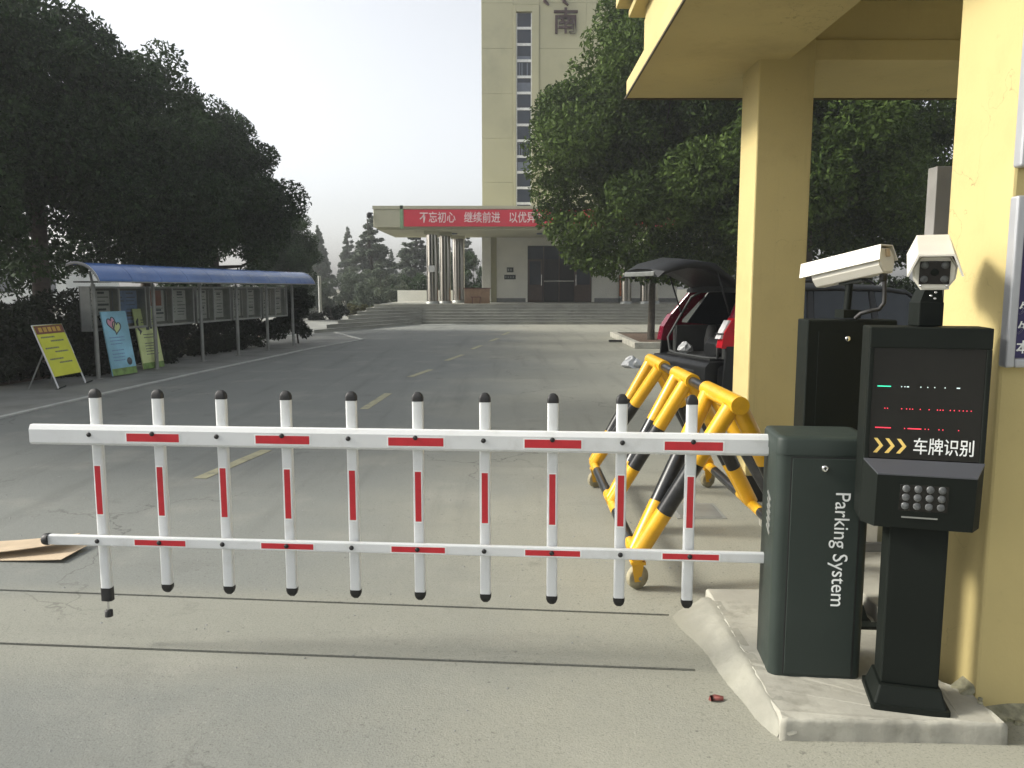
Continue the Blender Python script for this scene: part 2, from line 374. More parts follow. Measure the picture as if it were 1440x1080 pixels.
strip([(-8.6, 26.2), (-7.3, 28.2), (-5.6, 32.6), (-4.3, 35.35), (-2.6, 35.9)], .35, .018, 'apron_edge', M['line'])
DASH = [(-2.72, 6.76, -2.52, 7.92), (-2.03, 10.73, -1.95, 12.3), (-1.90, 14.67, -1.66, 15.96), (-1.50, 18.02, -1.23, 19.57), (-1.08, 21.41, -.90, 22.75), (-.69, 24.58, -.47, 25.98), (-.33, 27.96, -.11, 29.78)]
for a in DASH: strip([(a[0], a[1]), (a[2], a[3])], .12, .004, 'lane_dash', M['yline'])

steps = structure(bpy.data.objects.new('entrance_steps', None)); COL.objects.link(steps); steps.location = (0, 36, 0)
NS = 7
for i in range(NS):
    t = i / (NS - 1); z0, z1 = .88 * i / NS, .88 * (i + 1) / NS
    lx, ly = -7.16 + t * .68, 28.6 + t * 8.6; yf = 36.05 + i * .26; kx = -4.1 - .2 * t
    MB().prism([(18, yf), (18, 47), (lx, 47), (lx, ly), (kx, yf)], z0 - (.02 if i == 0 else 0), z1 - .004).build('step', M['step'], steps, bev=.012)
    # worn nosing proud of the riser
    d = Vector((kx - lx, yf - ly)).normalized(); n = Vector((d.y, -d.x)) * .025
    MB().prism([(18, yf - .025), (18, yf + .2), (kx, yf + .2), (lx, ly + .2), (lx - .01, ly + .0), (lx + n.x, ly + n.y), (kx + n.x * .3, yf - .025)][:7], z1 - .003, z1 + .012).build('nosing', M['conc' if i == NS - 1 else 'pave'], steps)
structure(flat([(-30, 31.0), (-8.4, 27.2), (-7.55, 29.2), (-6.6, 37), (-6.6, 60), (-30, 60)], .004, .03).build('side_path', M['pave']))

# ------------------------------------------------------------------ office building
ob = thing('office_building', 'pale yellow office tower with a slim window strip above a flat entrance canopy', 'building', (3, 43.5, 0))
Z0 = .88
# tower facade in panels with open joints
zs = [5.0, 7.3, 9.6, 11.9, 14.2, 16.5, 18.8, 21.1, 23.4]
for (x0, x1) in ((-1.6, .06), (1.44, 3.9), (3.9, 6.4), (6.4, 8.9)):
    for a, b in zip(zs[:-1], zs[1:]):
        MB().box((x0 + .006, 43.5, a + .006), (x1 - .006, 43.8, b - .006)).build('wall_panel', M['tower'], ob)
MB().box((-1.58, 43.62, Z0), (8.9, 58, 23.5)).build('wall', M['towerdark'], ob)
MB().box((-1.62, 43.75, 5.2), (-1.585, 58.02, 23.6)).build('side_wall', M['tower'], ob)
MB().box((.07, 43.44, 5.0), (.225, 43.9, 16.38)).box((1.05, 43.44, 5.0), (1.43, 43.9, 16.38)).box((.225, 43.44, 16.05), (1.05, 43.9, 16.38)).build('window_surround', M['tower'], ob, bev=.015)
for b in (16.4, 18.8, 21.1): MB().box((.07, 43.5, b + .01), (1.43, 43.8, b + 2.2)).build('wall_panel', M['tower'], ob)
wz = 16.0
for k in range(14):
    hi = wz - k * .823; lo = hi - .823
    if lo < 4.9: break
    fr = MB()
    fr.box((.23, 43.54, lo), (1.045, 43.62, lo + .13)).box((.23, 43.54, lo + .13), (.275, 43.62, hi)).box((1.0, 43.54, lo + .13), (1.045, 43.62, hi))
    w = fr.build('window', M['wframe'], ob)
    MB().box((.275, 43.585, lo + .13), (1.0, 43.60, hi)).build('pane', M['gl'], w)
    if k in (2, 4, 9): MB().box((.305, 43.57, lo + .14), (.97, 43.582, lo + (.3 if k == 2 else .6))).build('blind', M['curtain'], w)
    if k in (3, 8):
        for q in (.36, .5, .78): MB().box((q, 43.57, lo + .14), (q + .06, 43.582, hi - .05)).build('blind', M['curtain'], w)
# sign characters on the tower, mostly behind the tree
text('sign_character', '南', 1.4, frame3((2.12, 43.44, 15.05), (1, 0, 0), (0, 0, 1)), M['char'], ob, .05, bold=.012)
for x in (1.62, 2.62):
    MB().tube([(x, 43.42, 17.0), (x + .1, 43.42, 16.55), (x + .32, 43.42, 16.35)], [.03, .10, .05], 6).build('sign_stroke', M['char'], ob)
# entrance wall under the canopy
MB().box((-.84, 43.4, Z0), (.80, 43.61, 5.0)).box((4.42, 43.4, Z0), (9, 43.61, 5.0)).box((.80, 43.4, 3.93), (4.42, 43.61, 5.0)).build('entrance_wall', M['tilew'], ob)
MB().box((-1.62, 43.05, Z0), (-1.14, 43.61, 5.0)).build('pilaster', M['tilew'], ob, bev=.02)
MB().box((-1.14, 43.30, Z0), (-.842, 43.61, 5.0)).build('pilaster', M['tower'], ob)
MB().box((-1.0, 43.36, Z0), (.74, 43.398, Z0 + .22)).box((4.5, 43.36, Z0), (9, 43.398, Z0 + .22)).build('skirting', M['skirt'], ob)
MB().box((.74, 43.36, Z0), (.85, 43.63, 3.93)).box((4.36, 43.36, Z0), (4.48, 43.63, 3.93)).box((.74, 43.36, 3.93), (4.48, 43.63, 4.02)).build('door_surround', M['tilew'], ob)
MB().box((.852, 43.590, Z0 + .002), (4.358, 43.612, 3.928)).build('door_recess', M['lining'], ob)
for x0, x1, nm in ((.86, 1.66, 'l'), (3.44, 4.35, 'r')):
    dl = MB(); dl.box((x0, 43.50, Z0 + .02), (x1, 43.56, Z0 + .95)).box((x0, 43.50, Z0 + .95), (x0 + .09, 43.56, 3.1)).box((x1 - .09, 43.50, Z0 + .95), (x1, 43.56, 3.1)).box((x0, 43.50, 3.1), (x1, 43.56, 3.2))
    d = dl.build('door', M['door'], ob, bev=.006); MB().box((x0 + .09, 43.52, Z0 + .95), (x1 - .09, 43.54, 3.1)).build('pane', M['gl'], d)
    MB().tube([((x1 - .05 if nm == 'l' else x0 + .05), 43.46, Z0 + .9), ((x1 - .05 if nm == 'l' else x0 + .05), 43.46, Z0 + 1.5)], .02, 8).build('handle', M['chrome'], d)
MB().box((.86, 43.51, 3.22), (4.35, 43.55, 3.9)).build('transom', M['gl'], ob)
for x in (1.7, 2.55, 3.4): MB().box((x, 43.49, Z0), (x + .05, 43.57, 3.92)).build('door_mullion', M['door'], ob)
MB().box((1.76, 43.47, Z0 + 1.12), (3.38, 43.49, Z0 + 1.17)).build('push_bar', M['chrome'], ob)
# canopy slab
cn = MB().box((-6.47, 37.5, 4.46), (16, 43.35, 5.30)).build('canopy', M['canopy'], ob, bev=.02)
MB().box((-6.50, 37.46, 5.302), (16.1, 43.4, 5.45)).build('canopy_rim', M['bgreen'] if False else M['canopy'], cn)
MB().box((-6.30, 37.7, 4.36), (16, 43.3, 4.458)).build('soffit', M['canopy'], cn)
MB().box((-5.22, 37.46, 4.40), (-5.08, 37.498, 5.47)).build('edge_trim', M['bgreen'], cn)
for x in (-3.0, 1.5): MB().lathe([(0, 0), (.28, 0), (.28, .05), (0, .05)], Matrix.Translation((x, 40, 4.308)), 14).build('ceiling_light', M['curtain'], cn)
for x, y, r in ((-3.86, 38.6, .28), (-3.32, 39.5, .28), (-2.82, 42.0, .31), (5.55, 38.6, .24), (6.5, 38.6, .28), (7.0, 39.5, .28)):
    c = MB().lathe([(r, Z0), (r, 4.36)], None, 24); c.v = [v + Vector((x, y, 0)) for v in c.v]; co = c.build('column', M['steel'], ob)
    b = MB().lathe([(r + .05, Z0), (r + .05, Z0 + .12), (r + .004, Z0 + .13)], Matrix.Translation((x, y, 0)), 24).build('column_base', M['alu'], co)
    MB().box((x - r - .06, y - r - .06, 4.20), (x + r + .06, y + r + .06, 4.358)).build('capital', M['canopy'], co)
sm = thing('paper_notice', 'small white paper stuck to the front mirrored column', 'notice', (-3.9, 38.3, 2.5)); MB().box((-4.02, 38.295, 2.42), (-3.72, 38.31, 2.72)).build('sheet', M['paper'], sm)
cc = thing('security_camera', 'small dark camera on the left corner of the entrance canopy', 'security camera', (-6.6, 37.4, 5.0))
MB().tube([(-6.47, 37.42, 5.1), (-6.62, 37.4, 5.12)], .03, 8).build('arm', M['cab'], cc)
MB().lathe([(.02, 0), (.12, -.05), (.13, -.12), (.09, -.24), (.0, -.29)], Matrix.Translation((-6.64, 37.4, 5.15)), 14).build('dome', M['cblack'], cc)
bn = thing('banner', 'long red banner with white Chinese lettering along the canopy front', 'banner', (2, 37.45, 4.5))
MB().box((-5.04, 37.43, 4.50), (9.5, 37.455, 5.27)).build('cloth', M['banner'], bn)
xs = -4.32
for wd in ('不忘初心', '继续前进', '以优异成'):
    text('lettering', wd, .53, frame3((xs, 37.425, 4.72), (1, 0, 0), (0, 0, 1)), M['bannertext'], bn, .004, sx=.80, bold=.006); xs += 2.08
dk = thing('desk', 'light brown wooden desk standing at the top of the entrance steps', 'desk', (-1.7, 40, Z0))
MB().box((-2.42, 39.6, Z0 + .72), (-1.08, 40.3, Z0 + .78)).build('top', M['wood2'], dk, bev=.005)
MB().box((-2.38, 39.64, Z0), (-1.12, 39.68, Z0 + .72)).build('front_panel', M['wood'], dk)
MB().box((-2.38, 39.68, Z0), (-2.32, 40.26, Z0 + .72)).build('side_panel', M['wood'], dk); MB().box((-1.18, 39.68, Z0), (-1.12, 40.26, Z0 + .72)).build('side_panel', M['wood'], dk)
st = thing('stool', 'small brown stool in front of the desk on the steps', 'stool', (-1.8, 39.2, Z0))
MB().box((-2.02, 39.1, Z0 + .30), (-1.52, 39.35, Z0 + .35)).build('seat', M['wood2'], st)
for x in (-1.98, -1.6): MB().box((x, 39.15, Z0), (x + .04, 39.3, Z0 + .30)).build('leg', M['wood2'], st)
for (x, z, w, h, lab) in ((-.28, 2.50, .36, .26, 'small square dark plaque above the wide one beside the entrance door'), (-.42, 2.12, .62, .24, 'wide dark plaque under the square one beside the entrance door')):
    p = thing('wall_plaque', lab, 'plaque', (x, 43.39, z)); MB().box((x, 43.36, z), (x + w, 43.399, z + h)).build('plate', M['cab'], p, bev=.006)
    n = int(w / .13)
    for q in range(n): MB().box((x + .05 + q * (w - .08) / n, 43.35, z + .07), (x + .05 + q * (w - .08) / n + .07, 43.359, z + h - .07)).build('relief', M['alu'], p)
op = thing('poster', 'orange poster on a stand by the wall right of the entrance door', 'poster', (6.15, 43.2, Z0))
MB().box((5.85, 43.25, 1.2), (6.45, 43.29, 2.35)).build('print', M['orange'], op); MB().box((5.82, 43.292, .88), (5.86, 43.32, 2.38)).box((6.44, 43.292, .88), (6.48, 43.32, 2.38)).build('stand', M['cab'], op)

# ------------------------------------------------------------------ gatehouse
gh = thing('gatehouse', 'yellow gatehouse with square pillars and a broad flat roof overhead', 'gatehouse', (2.5, 5, 0))
pc = lambda x0, y0, x1, y1, z0, z1: MB().box((x0, y0, z0), (x1, y1, z1))
pc(1.795, 5.98, 2.215, 6.405, -.02, .20).build('pillar_base', M['black'], gh, bev=.006); pc(1.80, 5.985, 2.21, 6.40, .202, 3.72).build('pillar', M['paint'], gh, bev=.012)
pc(1.80, 2.90, 3.2, 3.32, .0, 3.72).build('pillar', M['paint'], gh, bev=.012)
pc(4.6, 5.985, 5.0, 6.40, .12, 3.72).build('pillar', M['paint'], gh, bev=.012)
# roof ring: soffit slabs left and far, recessed ceiling inside
pc(1.00, .3, 2.02, 7.16, 3.30, 3.445).build('roof_edge', M['paint'], gh, bev=.006)
pc(2.022, 6.0, 6.0, 7.16, 3.30, 3.445).build('roof_edge', M['paint'], gh, bev=.006)
pc(1.035, .3, 6.0, 6.42, 3.72, 3.798).build('ceiling', M['paint'], gh)
pc(1.925, .3, 2.018, 5.98, 3.447, 3.718).build('ceiling_beam', M['paint'], gh)
pc(2.03, 6.02, 6.0, 6.2, 3.447, 3.718).build('ceiling_beam', M['paint'], gh)
pc(1.03, .3, 1.1, 6.43, 3.447, 3.718).build('parapet', M['paint'], gh)
pc(.985, .3, 1.0 - .002, 7.175, 3.288, 3.302).box((.985, 7.162, 3.288), (6, 7.177, 3.302)).build('drip_edge', M['drip'], gh)
pc(.935, .3, 6.0, 6.64, 3.80, 3.86).build('cornice', M['paint'], gh, bev=.008); pc(.845, .3, 6.0, 6.74, 3.90, 4.06).build('cornice', M['paint'], gh, bev=.008)
pc(.97, .3, 5.9, 6.6, 3.862, 3.898).build('cornice_shadow_gap', M['drip'], gh)
# floor, low wall and booth behind the equipment
pc(1.735, 3.45, 6, 5.4, -.02, .15).build('floor_slab', M['conc'], gh, bev=.008)
pc(1.80, 4.40, 2.1, 4.62, .15, .92).build('low_wall', M['tilew'], gh); pc(2.1, 4.50, 4.5, 4.62, .15, .92).build('low_wall', M['canopy'], gh)
pc(1.78, 4.37, 4.4, 4.398, .15, .20).build('skirting', M['skirt'], gh)
pc(1.76, 4.34, 4.5, 4.66, .922, .97).build('counter_top', M['tilew'], gh, bev=.006)
bf = pc(2.39, 4.55, 2.50, 4.65, .972, 2.33).box((2.50, 4.55, 2.24), (4.4, 4.65, 2.33)).box((3.4, 4.55, .972), (3.46, 4.65, 2.24)).build('booth_frame', M['greydoor'], gh, bev=.004)
pc(2.502, 4.58, 3.398, 4.60, .975, 2.238).build('booth_pane', M['gl'], bf)

# ------------------------------------------------------------------ signs on the near pillar
def wall_sign(label, z0, z1, face):
    s = thing('notice_sign', label, 'sign', (2.2, 2.88, z0))
    x0, x1, fw = 1.79, 2.62, .035
    MB().box((x0, 2.85, z0), (x0 + fw, 2.898, z1)).box((x1 - fw, 2.85, z0), (x1, 2.898, z1)).box((x0 + fw, 2.85, z0), (x1 - fw, 2.898, z0 + fw)).box((x0 + fw, 2.85, z1 - fw), (x1 - fw, 2.898, z1)).build('frame', M['frame'], s, bev=.009, seg=3)
    MB().box((x0 + fw, 2.868, z0 + fw), (x1 - fw, 2.89, z1 - fw)).build('board', face, s)
    return s
s1 = wall_sign('white silver-framed board with a red stripe, upper sign on near yellow pillar', 2.075, 2.9, M['tilew'])
MB().box((1.826, 2.864, 2.115), (2.58, 2.8675, 2.145)).build('stripe', M['red'], s1)
s2 = wall_sign('navy silver-framed board with white Chinese text, lower sign on near yellow pillar', 1.362, 1.976, M['navy'])
for z, t in ((1.558, '外'), (1.488, '外'), (1.418, '本')):
    text('lettering', t, .05, frame3((1.833, 2.866, z), (1, 0, 0), (0, 0, 1)), M['letter'], s2, .0005, bold=.0008)
MB().box((1.855, 2.865, 1.61), (2.2, 2.8675, 1.70)).build('print_block', M['magenta'], s2)

# ------------------------------------------------------------------ concrete pad under the gate equipment
def rough_edge(pts, amp, seed, step_=.025):
    g_ = random.Random(seed); out = []; w = 0.
    for a, b in zip(pts, pts[1:] + pts[:1]):
        a, b = Vector(a), Vector(b); n = max(1, int((b - a).length / step_)); d = (b - a).normalized(); nn = Vector((d.y, -d.x))
        for k in range(n):
            w = w * .6 + g_.uniform(-amp, amp) + (-amp * 2.2 if g_.random() < .06 else 0); out.append(tuple(a.lerp(b, k / n) - nn * (abs(w) if k else 0)))
    return out
pp = rough_edge([(.984, 2.72), (1.45, 2.705), (1.80, 2.69), (1.80, 2.9), (1.734, 3.0), (1.734, 4.0), (1.02, 4.0)], .0042, 4)
rj = random.Random(8); cen_ = Vector((1.4, 3.2))
pad = MB(); pad.loft([[(x, y, z + (rj.uniform(-.003, .003) if z > 0 else 0)) for x, y in [(p[0] + (cen_.x - p[0]) * sh, p[1] + (cen_.y - p[1]) * sh) for p in pp]] for z, sh in ((-.02, -.006), (.02, 0), (.05, .0015), (.068, .003), (.0765, .010), (.080, .022))], smooth=True)
pd = structure(pad.build('equipment_plinth', M['conc']))
def fillet(a, b, out, h, w, n, seed, m, z0=0., lap=0., tap=0.):
    """trowelled mortar between the plinth edge a-b and the ground; out: which way it runs down"""
    g_ = random.Random(seed); a, b, out = Vector(a), Vector(b), Vector(out).normalized(); rows = []
    ph = [g_.uniform(0, 6) for _ in range(4)]; qs = [k / 12 for k in range(13)]
    for i in range(n + 1):
        t = i / n; p = a.lerp(b, t); end = min(1., t / .12, (1 - t) / .12) ** .5
        ww = (lap + (w - lap) * (1 - tap * t)) * (.25 + .75 * end) * (1 + .12 * math.sin(5 * t + ph[0]) + .06 * math.sin(14 * t + ph[1]))
        rows.append([tuple(p + out * ww * q + Vector((0, 0, z0 + h * (.35 + .65 * end) * (1 - max(0, q - lap / ww) / max(.05, 1 - lap / ww)) ** 1.3 + g_.uniform(-.0012, .0012) * (1 if q else 0) - .007 * q * q - 0))) for q in qs])
    return structure(MB().loft(rows, closed=False, caps=False).build('mortar_fillet', m))
fillet((1.055, 3.98, 0), (1.045, 2.715, 0), (-1, 0, 0), .0792, .25, 90, 1, M['mortar'], 0., .062, .68)
fillet((1.80, 2.90, 0), (2.9, 2.90, 0), (0, -1, 0), .045, .07, 60, 2, M['moss'])
fillet((1.80, 3.0, 0), (1.80, 2.9, 0), (-1, -.2, 0), .035, .07, 12, 3, M['moss'], .079)
for k in range(26):
    x = 1.78 + random.random() * .4; y = 2.86 - random.random() ** 2 * .10; q = random.uniform(.006, .018)
    MB(Matrix.Translation((x, y, .0 if x > 1.8 else .082))).loft([[(q * random.uniform(.6, 1.1) * math.cos(a_), q * random.uniform(.6, 1.1) * math.sin(a_), z_) for a_ in [2 * math.pi * j / 6 for j in range(6)]] for z_ in (0, q * .7)], smooth=False).build('mortar_crumb', M['moss'])['kind'] = 'structure'

# ------------------------------------------------------------------ barrier gate
AR = -R(4.5)
bx = thing('barrier_gate', 'white and red fence-type barrier with a dark grey drive cabinet lettered Parking System', 'barrier', (1.23, 3.18, .08))
BM = Matrix.Translation((1.243, 3.175, .08)) @ Matrix.Rotation(-R(5.9), 4, 'Z') @ Matrix.Diagonal((1.05, 1, 1, 1))
cab = MB(BM).prism(rrect(.345, .275, .035, 5), 0, .915, smooth=True).build('cabinet', M['cab'], bx)
MB(BM).loft([[(x, y, .917) for x, y in rrect(.350, .280, .037, 5)], [(x, y, .975) for x, y in rrect(.350, .280, .037, 5)], [(x, y, .988) for x, y in rrect(.336, .266, .03, 5)], [(x, y, .990) for x, y in rrect(.30, .23, .03, 5)]]).build('lid', M['cab'], cab)
MB(BM).loft([[(x, y, .9151) for x, y in rrect(.341, .271, .033, 5)], [(x, y, .9169) for x, y in rrect(.341, .271, .033, 5)]]).build('lid_gap', M['black'], bx)
dr = MB(BM).box((-.118, -.1425, .012), (.132, -.136, .905)).build('door', M['cab'], bx, bev=.0022)
MB(BM).box((-.1235, -.1390, .008), (-.1185, -.1365, .909)).box((.1325, -.1390, .008), (.1375, -.1365, .909)).box((-.1185, -.1390, .9055), (.1325, -.1365, .910)).build('door_gap', M['black'], bx)
lk = MB(BM).lathe([(.014, 0), (.014, .006), (.011, .009), (.004, .009), (.003, .007), (0, .007)], Matrix.Translation((.0, -.1426, .868)) @ Matrix.Rotation(R(90), 4, 'X'), 18).build('lock', M['chrome'], dr)
MB(BM).box((-.002, -.1526, .862), (.002, -.1508, .874)).build('key_slot', M['black'], lk)
text('lettering', 'Parking System', .0775, BM @ frame3((.044, -.1432, .775), (0, 0, -1), (1, 0, 0)), M['letter'], dr, .0006, sx=1.0)
for k in range(6): MB(BM).box((-.1760, -.055 + k * .0, .715 - k * .028), (-.1715, .005, .727 - k * .028), rot=(R(28), 0, 0)).build('vent_slot', M['alu'], cab)
# boom along u, local frame: u to the right (0 at the cabinet), w towards the camera, v up
AF = frame3((1.07, 3.24, 1.0), (math.cos(AR), math.sin(AR), 0), (0, 0, 1))     # z axis = towards camera
UL = -3.235
boom = MB(AF)
boom.loft([[(UL - .0, y, x) for x, y in ((-.0225, -.034), (-.014, -.045), (.014, -.045), (.0225, -.034), (.0225, .024), (.012, .045), (-.012, .045), (-.0225, .034))], [(.02, y, x) for x, y in ((-.0225, -.034), (-.014, -.045), (.014, -.045), (.0225, -.034), (.0225, .024), (.012, .045), (-.012, .045), (-.0225, .034))]], smooth=False)
bo = boom.build('boom', M['white'], bx, bev=.003)
RZ = -.487
def rail_ring(u): return [(u, RZ + y, x) for x, y in rrect(.026, .046, .006, 2)]
rl = MB(AF).loft([rail_ring(UL + .045), rail_ring(.0)], smooth=False).build('lower_rail', M['white'], bx)
MB(AF).lathe([(.027, 0), (.028, .012), (.024, .026), (.014, .034), (0, .036)], Matrix.Translation((UL + .045, RZ, 0)) @ Matrix.Rotation(R(-90), 4, 'Y'), 16).build('end_cap', M['black'], rl)
MB(AF).tube([(-.36, RZ - .022, -.03), (.0, RZ - .022, -.03)], .007, 8).build('link_rod', M['black'], bx)
bolt0 = MB(AF).lathe([(.011, 0), (.011, .003), (.008, .006), (0, .007)], Matrix.Translation((0, 0, .0226)), 14)
PU = [-2.955, -2.663, -2.37, -2.076, -1.782, -1.488, -1.194, -.90, -.606, -.312]
for i, u in enumerate(PU):
    top, bot = .165, (-.70 if i else -.728)
    pk = MB(AF).prism(rrect(.047, .032, .009, 3), bot, top, Matrix.Translation((u, 0, -.0402)) @ Matrix.Rotation(R(-90), 4, 'X') @ Matrix.Diagonal((1, -1, 1, 1)) @ Matrix.Identity(4), smooth=True) if False else None
    ring = lambda v, s=1.0: [(u + x * s, v, -.0402 + y * s) for x, y in rrect(.047, .032, .009, 3)]
    p = MB(AF).loft([ring(bot), ring(top)]).build('picket', M['white'], bx)
    MB(AF).loft([ring(top - .003, 1.07), ring(top + .012, 1.07), ring(top + .026, .86), ring(top + .036, .45), ring(top + .038, .1)]).build('cap', M['black'], p)
    if i: MB(AF).loft([ring(bot + .003, 1.07), ring(bot - .012, 1.07), ring(bot - .026, .86), ring(bot - .036, .45), ring(bot - .038, .1)]).build('cap', M['black'], p)
    else:
        MB(AF).loft([ring(bot + .004, 1.1), ring(bot - .058, 1.1)]).build('sleeve', M['black'], p)
        MB(AF).tube([(u, bot - .056, -.04), (u, bot - .105, -.04)], .005, 8).build('foot_rod', M['chrome'], p)
        MB(AF).lathe([(.018, 0), (.018, .028), (.010, .032)], Matrix.Translation((u, bot - .136, -.04)) @ Matrix.Rotation(R(-90), 4, 'X'), 14).build('rubber_foot', M['black'], p)
    MB(AF).box((u - .0175, -.378, -.0239), (u + .0175, -.142, -.0233)).build('reflector_border', M['letter'], p)
    MB(AF).box((u - .0135, -.372, -.0232), (u + .0135, -.148, -.0225)).build('reflector', M['red'], p)
    for v, w in ((.004 if i % 2 == 0 else .012, .0), (RZ, -.0095)):
        MB(AF).lathe([(.0105, 0), (.0105, .003), (.007, .0062), (0, .007)], Matrix.Translation((u, v, .0226 + w + (.0012 if i % 2 else 0))), 14).build('bolt', M['black'], bx)
    if i % 2:
        MB(AF).box((u - .124, -.028, .0226), (u + .128, .016, .0232)).build('reflector_border', M['letter'], bo); MB(AF).box((u - .118, -.024, .0233), (u + .122, .012, .0238)).build('reflector', M['red'], bo)
        MB(AF).box((u - .120, RZ - .0175, .0131), (u + .128, RZ + .0155, .0136)).build('reflector_border', M['letter'], rl); MB(AF).box((u - .115, RZ - .0135, .0137), (u + .122, RZ + .0115, .0142)).build('reflector', M['red'], rl)

# ------------------------------------------------------------------ number plate terminals and their cameras
def terminal(T, parent, front):
    """local frame: x right, -y towards the viewer, z up from the pad"""
    MB(T).prism(rrect(.27, .23, .01, 2), 0, .022).loft([[(x, y, .0221) for x, y in rrect(.25, .21, .008, 2)], [(x, y, .085) for x, y in rrect(.215, .17, .008, 2)]], smooth=False).build('base_plate', M['cab2'], parent, bev=.003)
    MB(T).box((-.100, -.065, .085), (.100, .065, .70)).build('post', M['cab2'], parent, bev=.006)
    hd = MB(T).box((-.200, -.045, .705), (.200, .115, 1.43)).build('head', M['cab2'], parent, bev=.006)
    return hd
t1 = thing('plate_recognition_terminal', 'black number plate terminal with LED display and lamp cluster beside the yellow pillar', 'terminal', (1.50, 2.83, .08), -R(15))
T1 = Matrix.Translation((1.510, 2.872, .08)) @ Matrix.Rotation(-R(15), 4, 'Z')
TW = T1 @ Matrix.Diagonal((.909, 1, 1, 1)); hd = terminal(T1, t1, True)
MB(TW).box((-.2195, -.060, 1.355), (.2195, -.0455, 1.429)).box((-.2195, -.060, .935), (-.202, -.0455, 1.355)).box((.202, -.060, .935), (.2195, -.0455, 1.355)).build('bezel', M['cab2'], t1, bev=.003)
sc = MB(TW).box((-.202, -.052, .935), (.202, -.047, 1.355)).build('display', M['screen'], t1)
MB(TW).add([(-.22, -.0605, .945), (.22, -.0605, .945), (.178, -.128, .905), (-.178, -.128, .905), (-.22, -.0455, .705), (.22, -.0455, .705), (.178, -.110, .705), (-.178, -.110, .705)], [(3, 2, 6, 7), (0, 3, 7, 4), (2, 1, 5, 6), (4, 7, 6, 5)]).build('lamp_housing', M['cab2'], t1)
MB(TW).hexa([(-.178, -.129, .902), (.178, -.129, .902), (.221, -.0612, .942), (-.221, -.0612, .942)], [(-.178, -.129, .907), (.178, -.129, .907), (.221, -.0612, .947), (-.221, -.0612, .947)]).build('visor', M['visor'], t1)
lc = MB(TW).box((-.095, -.1205, .770), (.085, -.1095, .872), rot=(R(5.1), 0, 0)).build('lamp_plate', M['screen'], t1, bev=.002)
for r_ in range(3):
    for c_ in range(4):
        x, z = -.070 + c_ * .043, .855 - r_ * .032
        yy = -.1205 - (z - .82) * .105
        MB(TW).lathe([(.0145, 0), (.0142, .0015), (.010, .0032), (.004, .0042), (0, .0043)], Matrix.Translation((x, yy - .0005, z)) @ Matrix.Rotation(R(84), 4, 'X'), 12).build('lamp', M['lamp'], t1)
for y0, y1, w0 in ((.70, .90, 0),): MB(TW).box((-.080, -.1175, .745), (.05, -.113, .75)).build('slot', M['alu'], t1)
def leds(z, spans, m):
    for a, b in spans:
        n = max(1, round((b - a) / .0042))
        mb = MB(TW)
        for q in range(n): mb.box((a + q * .0042, -.0535, z), (a + q * .0042 + .003, -.0521, z + .0032))
        mb.build('diode_row', m, sc)
leds(1.213, [(-.182, -.132)], LEDG)
leds(1.213, [(-.095, -.09), (-.083, -.078), (-.074, -.064), (-.025, -.020), (.0, .005), (.025, .03), (.062, .067), (.105, .116)], LEDW)
leds(1.132, [(-.152, -.146), (-.142, -.138), (-.09, -.085), (-.072, -.068), (-.06, -.055), (-.05, -.045), (-.022, -.018), (.01, .014), (.04, .044), (.05, .054), (.06, .064), (.086, .09), (.10, .104), (.118, .122), (.132, .136), (.145, .15), (.16, .164)], LEDR)
leds(1.060, [(-.182, -.122), (-.075, -.072), (-.062, -.012), (.0, .004), (.012, .018), (.05, .054), (.064, .07), (.12, .126)], LEDR)
for k in range(3):
    x = -.185 + k * .043
    MB(TW).prism([(x, 1.022), (x + .014, 1.022), (x + .036, .995), (x + .014, .968), (x, .968), (x + .022, .995)], -.0545, -.0521, Matrix(((1, 0, 0, 0), (0, 0, 1, 0), (0, 1, 0, 0), (0, 0, 0, 1)))).build('arrow', M['ylet'], sc)
text('lettering', '车牌识别', .0645, TW @ frame3((-.040, -.0535, .974), (1, 0, 0), (0, 0, 1)), M['letter'], sc, .0004, sx=.87, bold=.0004)

t2 = thing('plate_recognition_terminal', 'black number plate terminal seen from the back, behind the barrier cabinet', 'terminal', (1.53, 3.64, .08), -R(4))
T2 = Matrix.Translation((1.56, 3.66, .075)) @ Matrix.Rotation(-R(4), 4, 'Z')
hd2 = terminal(T2, t2, False)
MB(T2).box((-.15, -.0485, .74), (.205, -.0455, 1.38)).build('door', M['cab2'], t2, bev=.0015)
lk2 = MB(T2).lathe([(.013, 0), (.013, .006), (.010, .009), (0, .009)], Matrix.Translation((-.02, -.0487, 1.345)) @ Matrix.Rotation(R(90), 4, 'X'), 16).build('lock', M['chrome'], t2)
MB(T2).box((.02, -.17, 0), (.2, -.1155, .022)).build('base_lip', M['cab2'], t2)

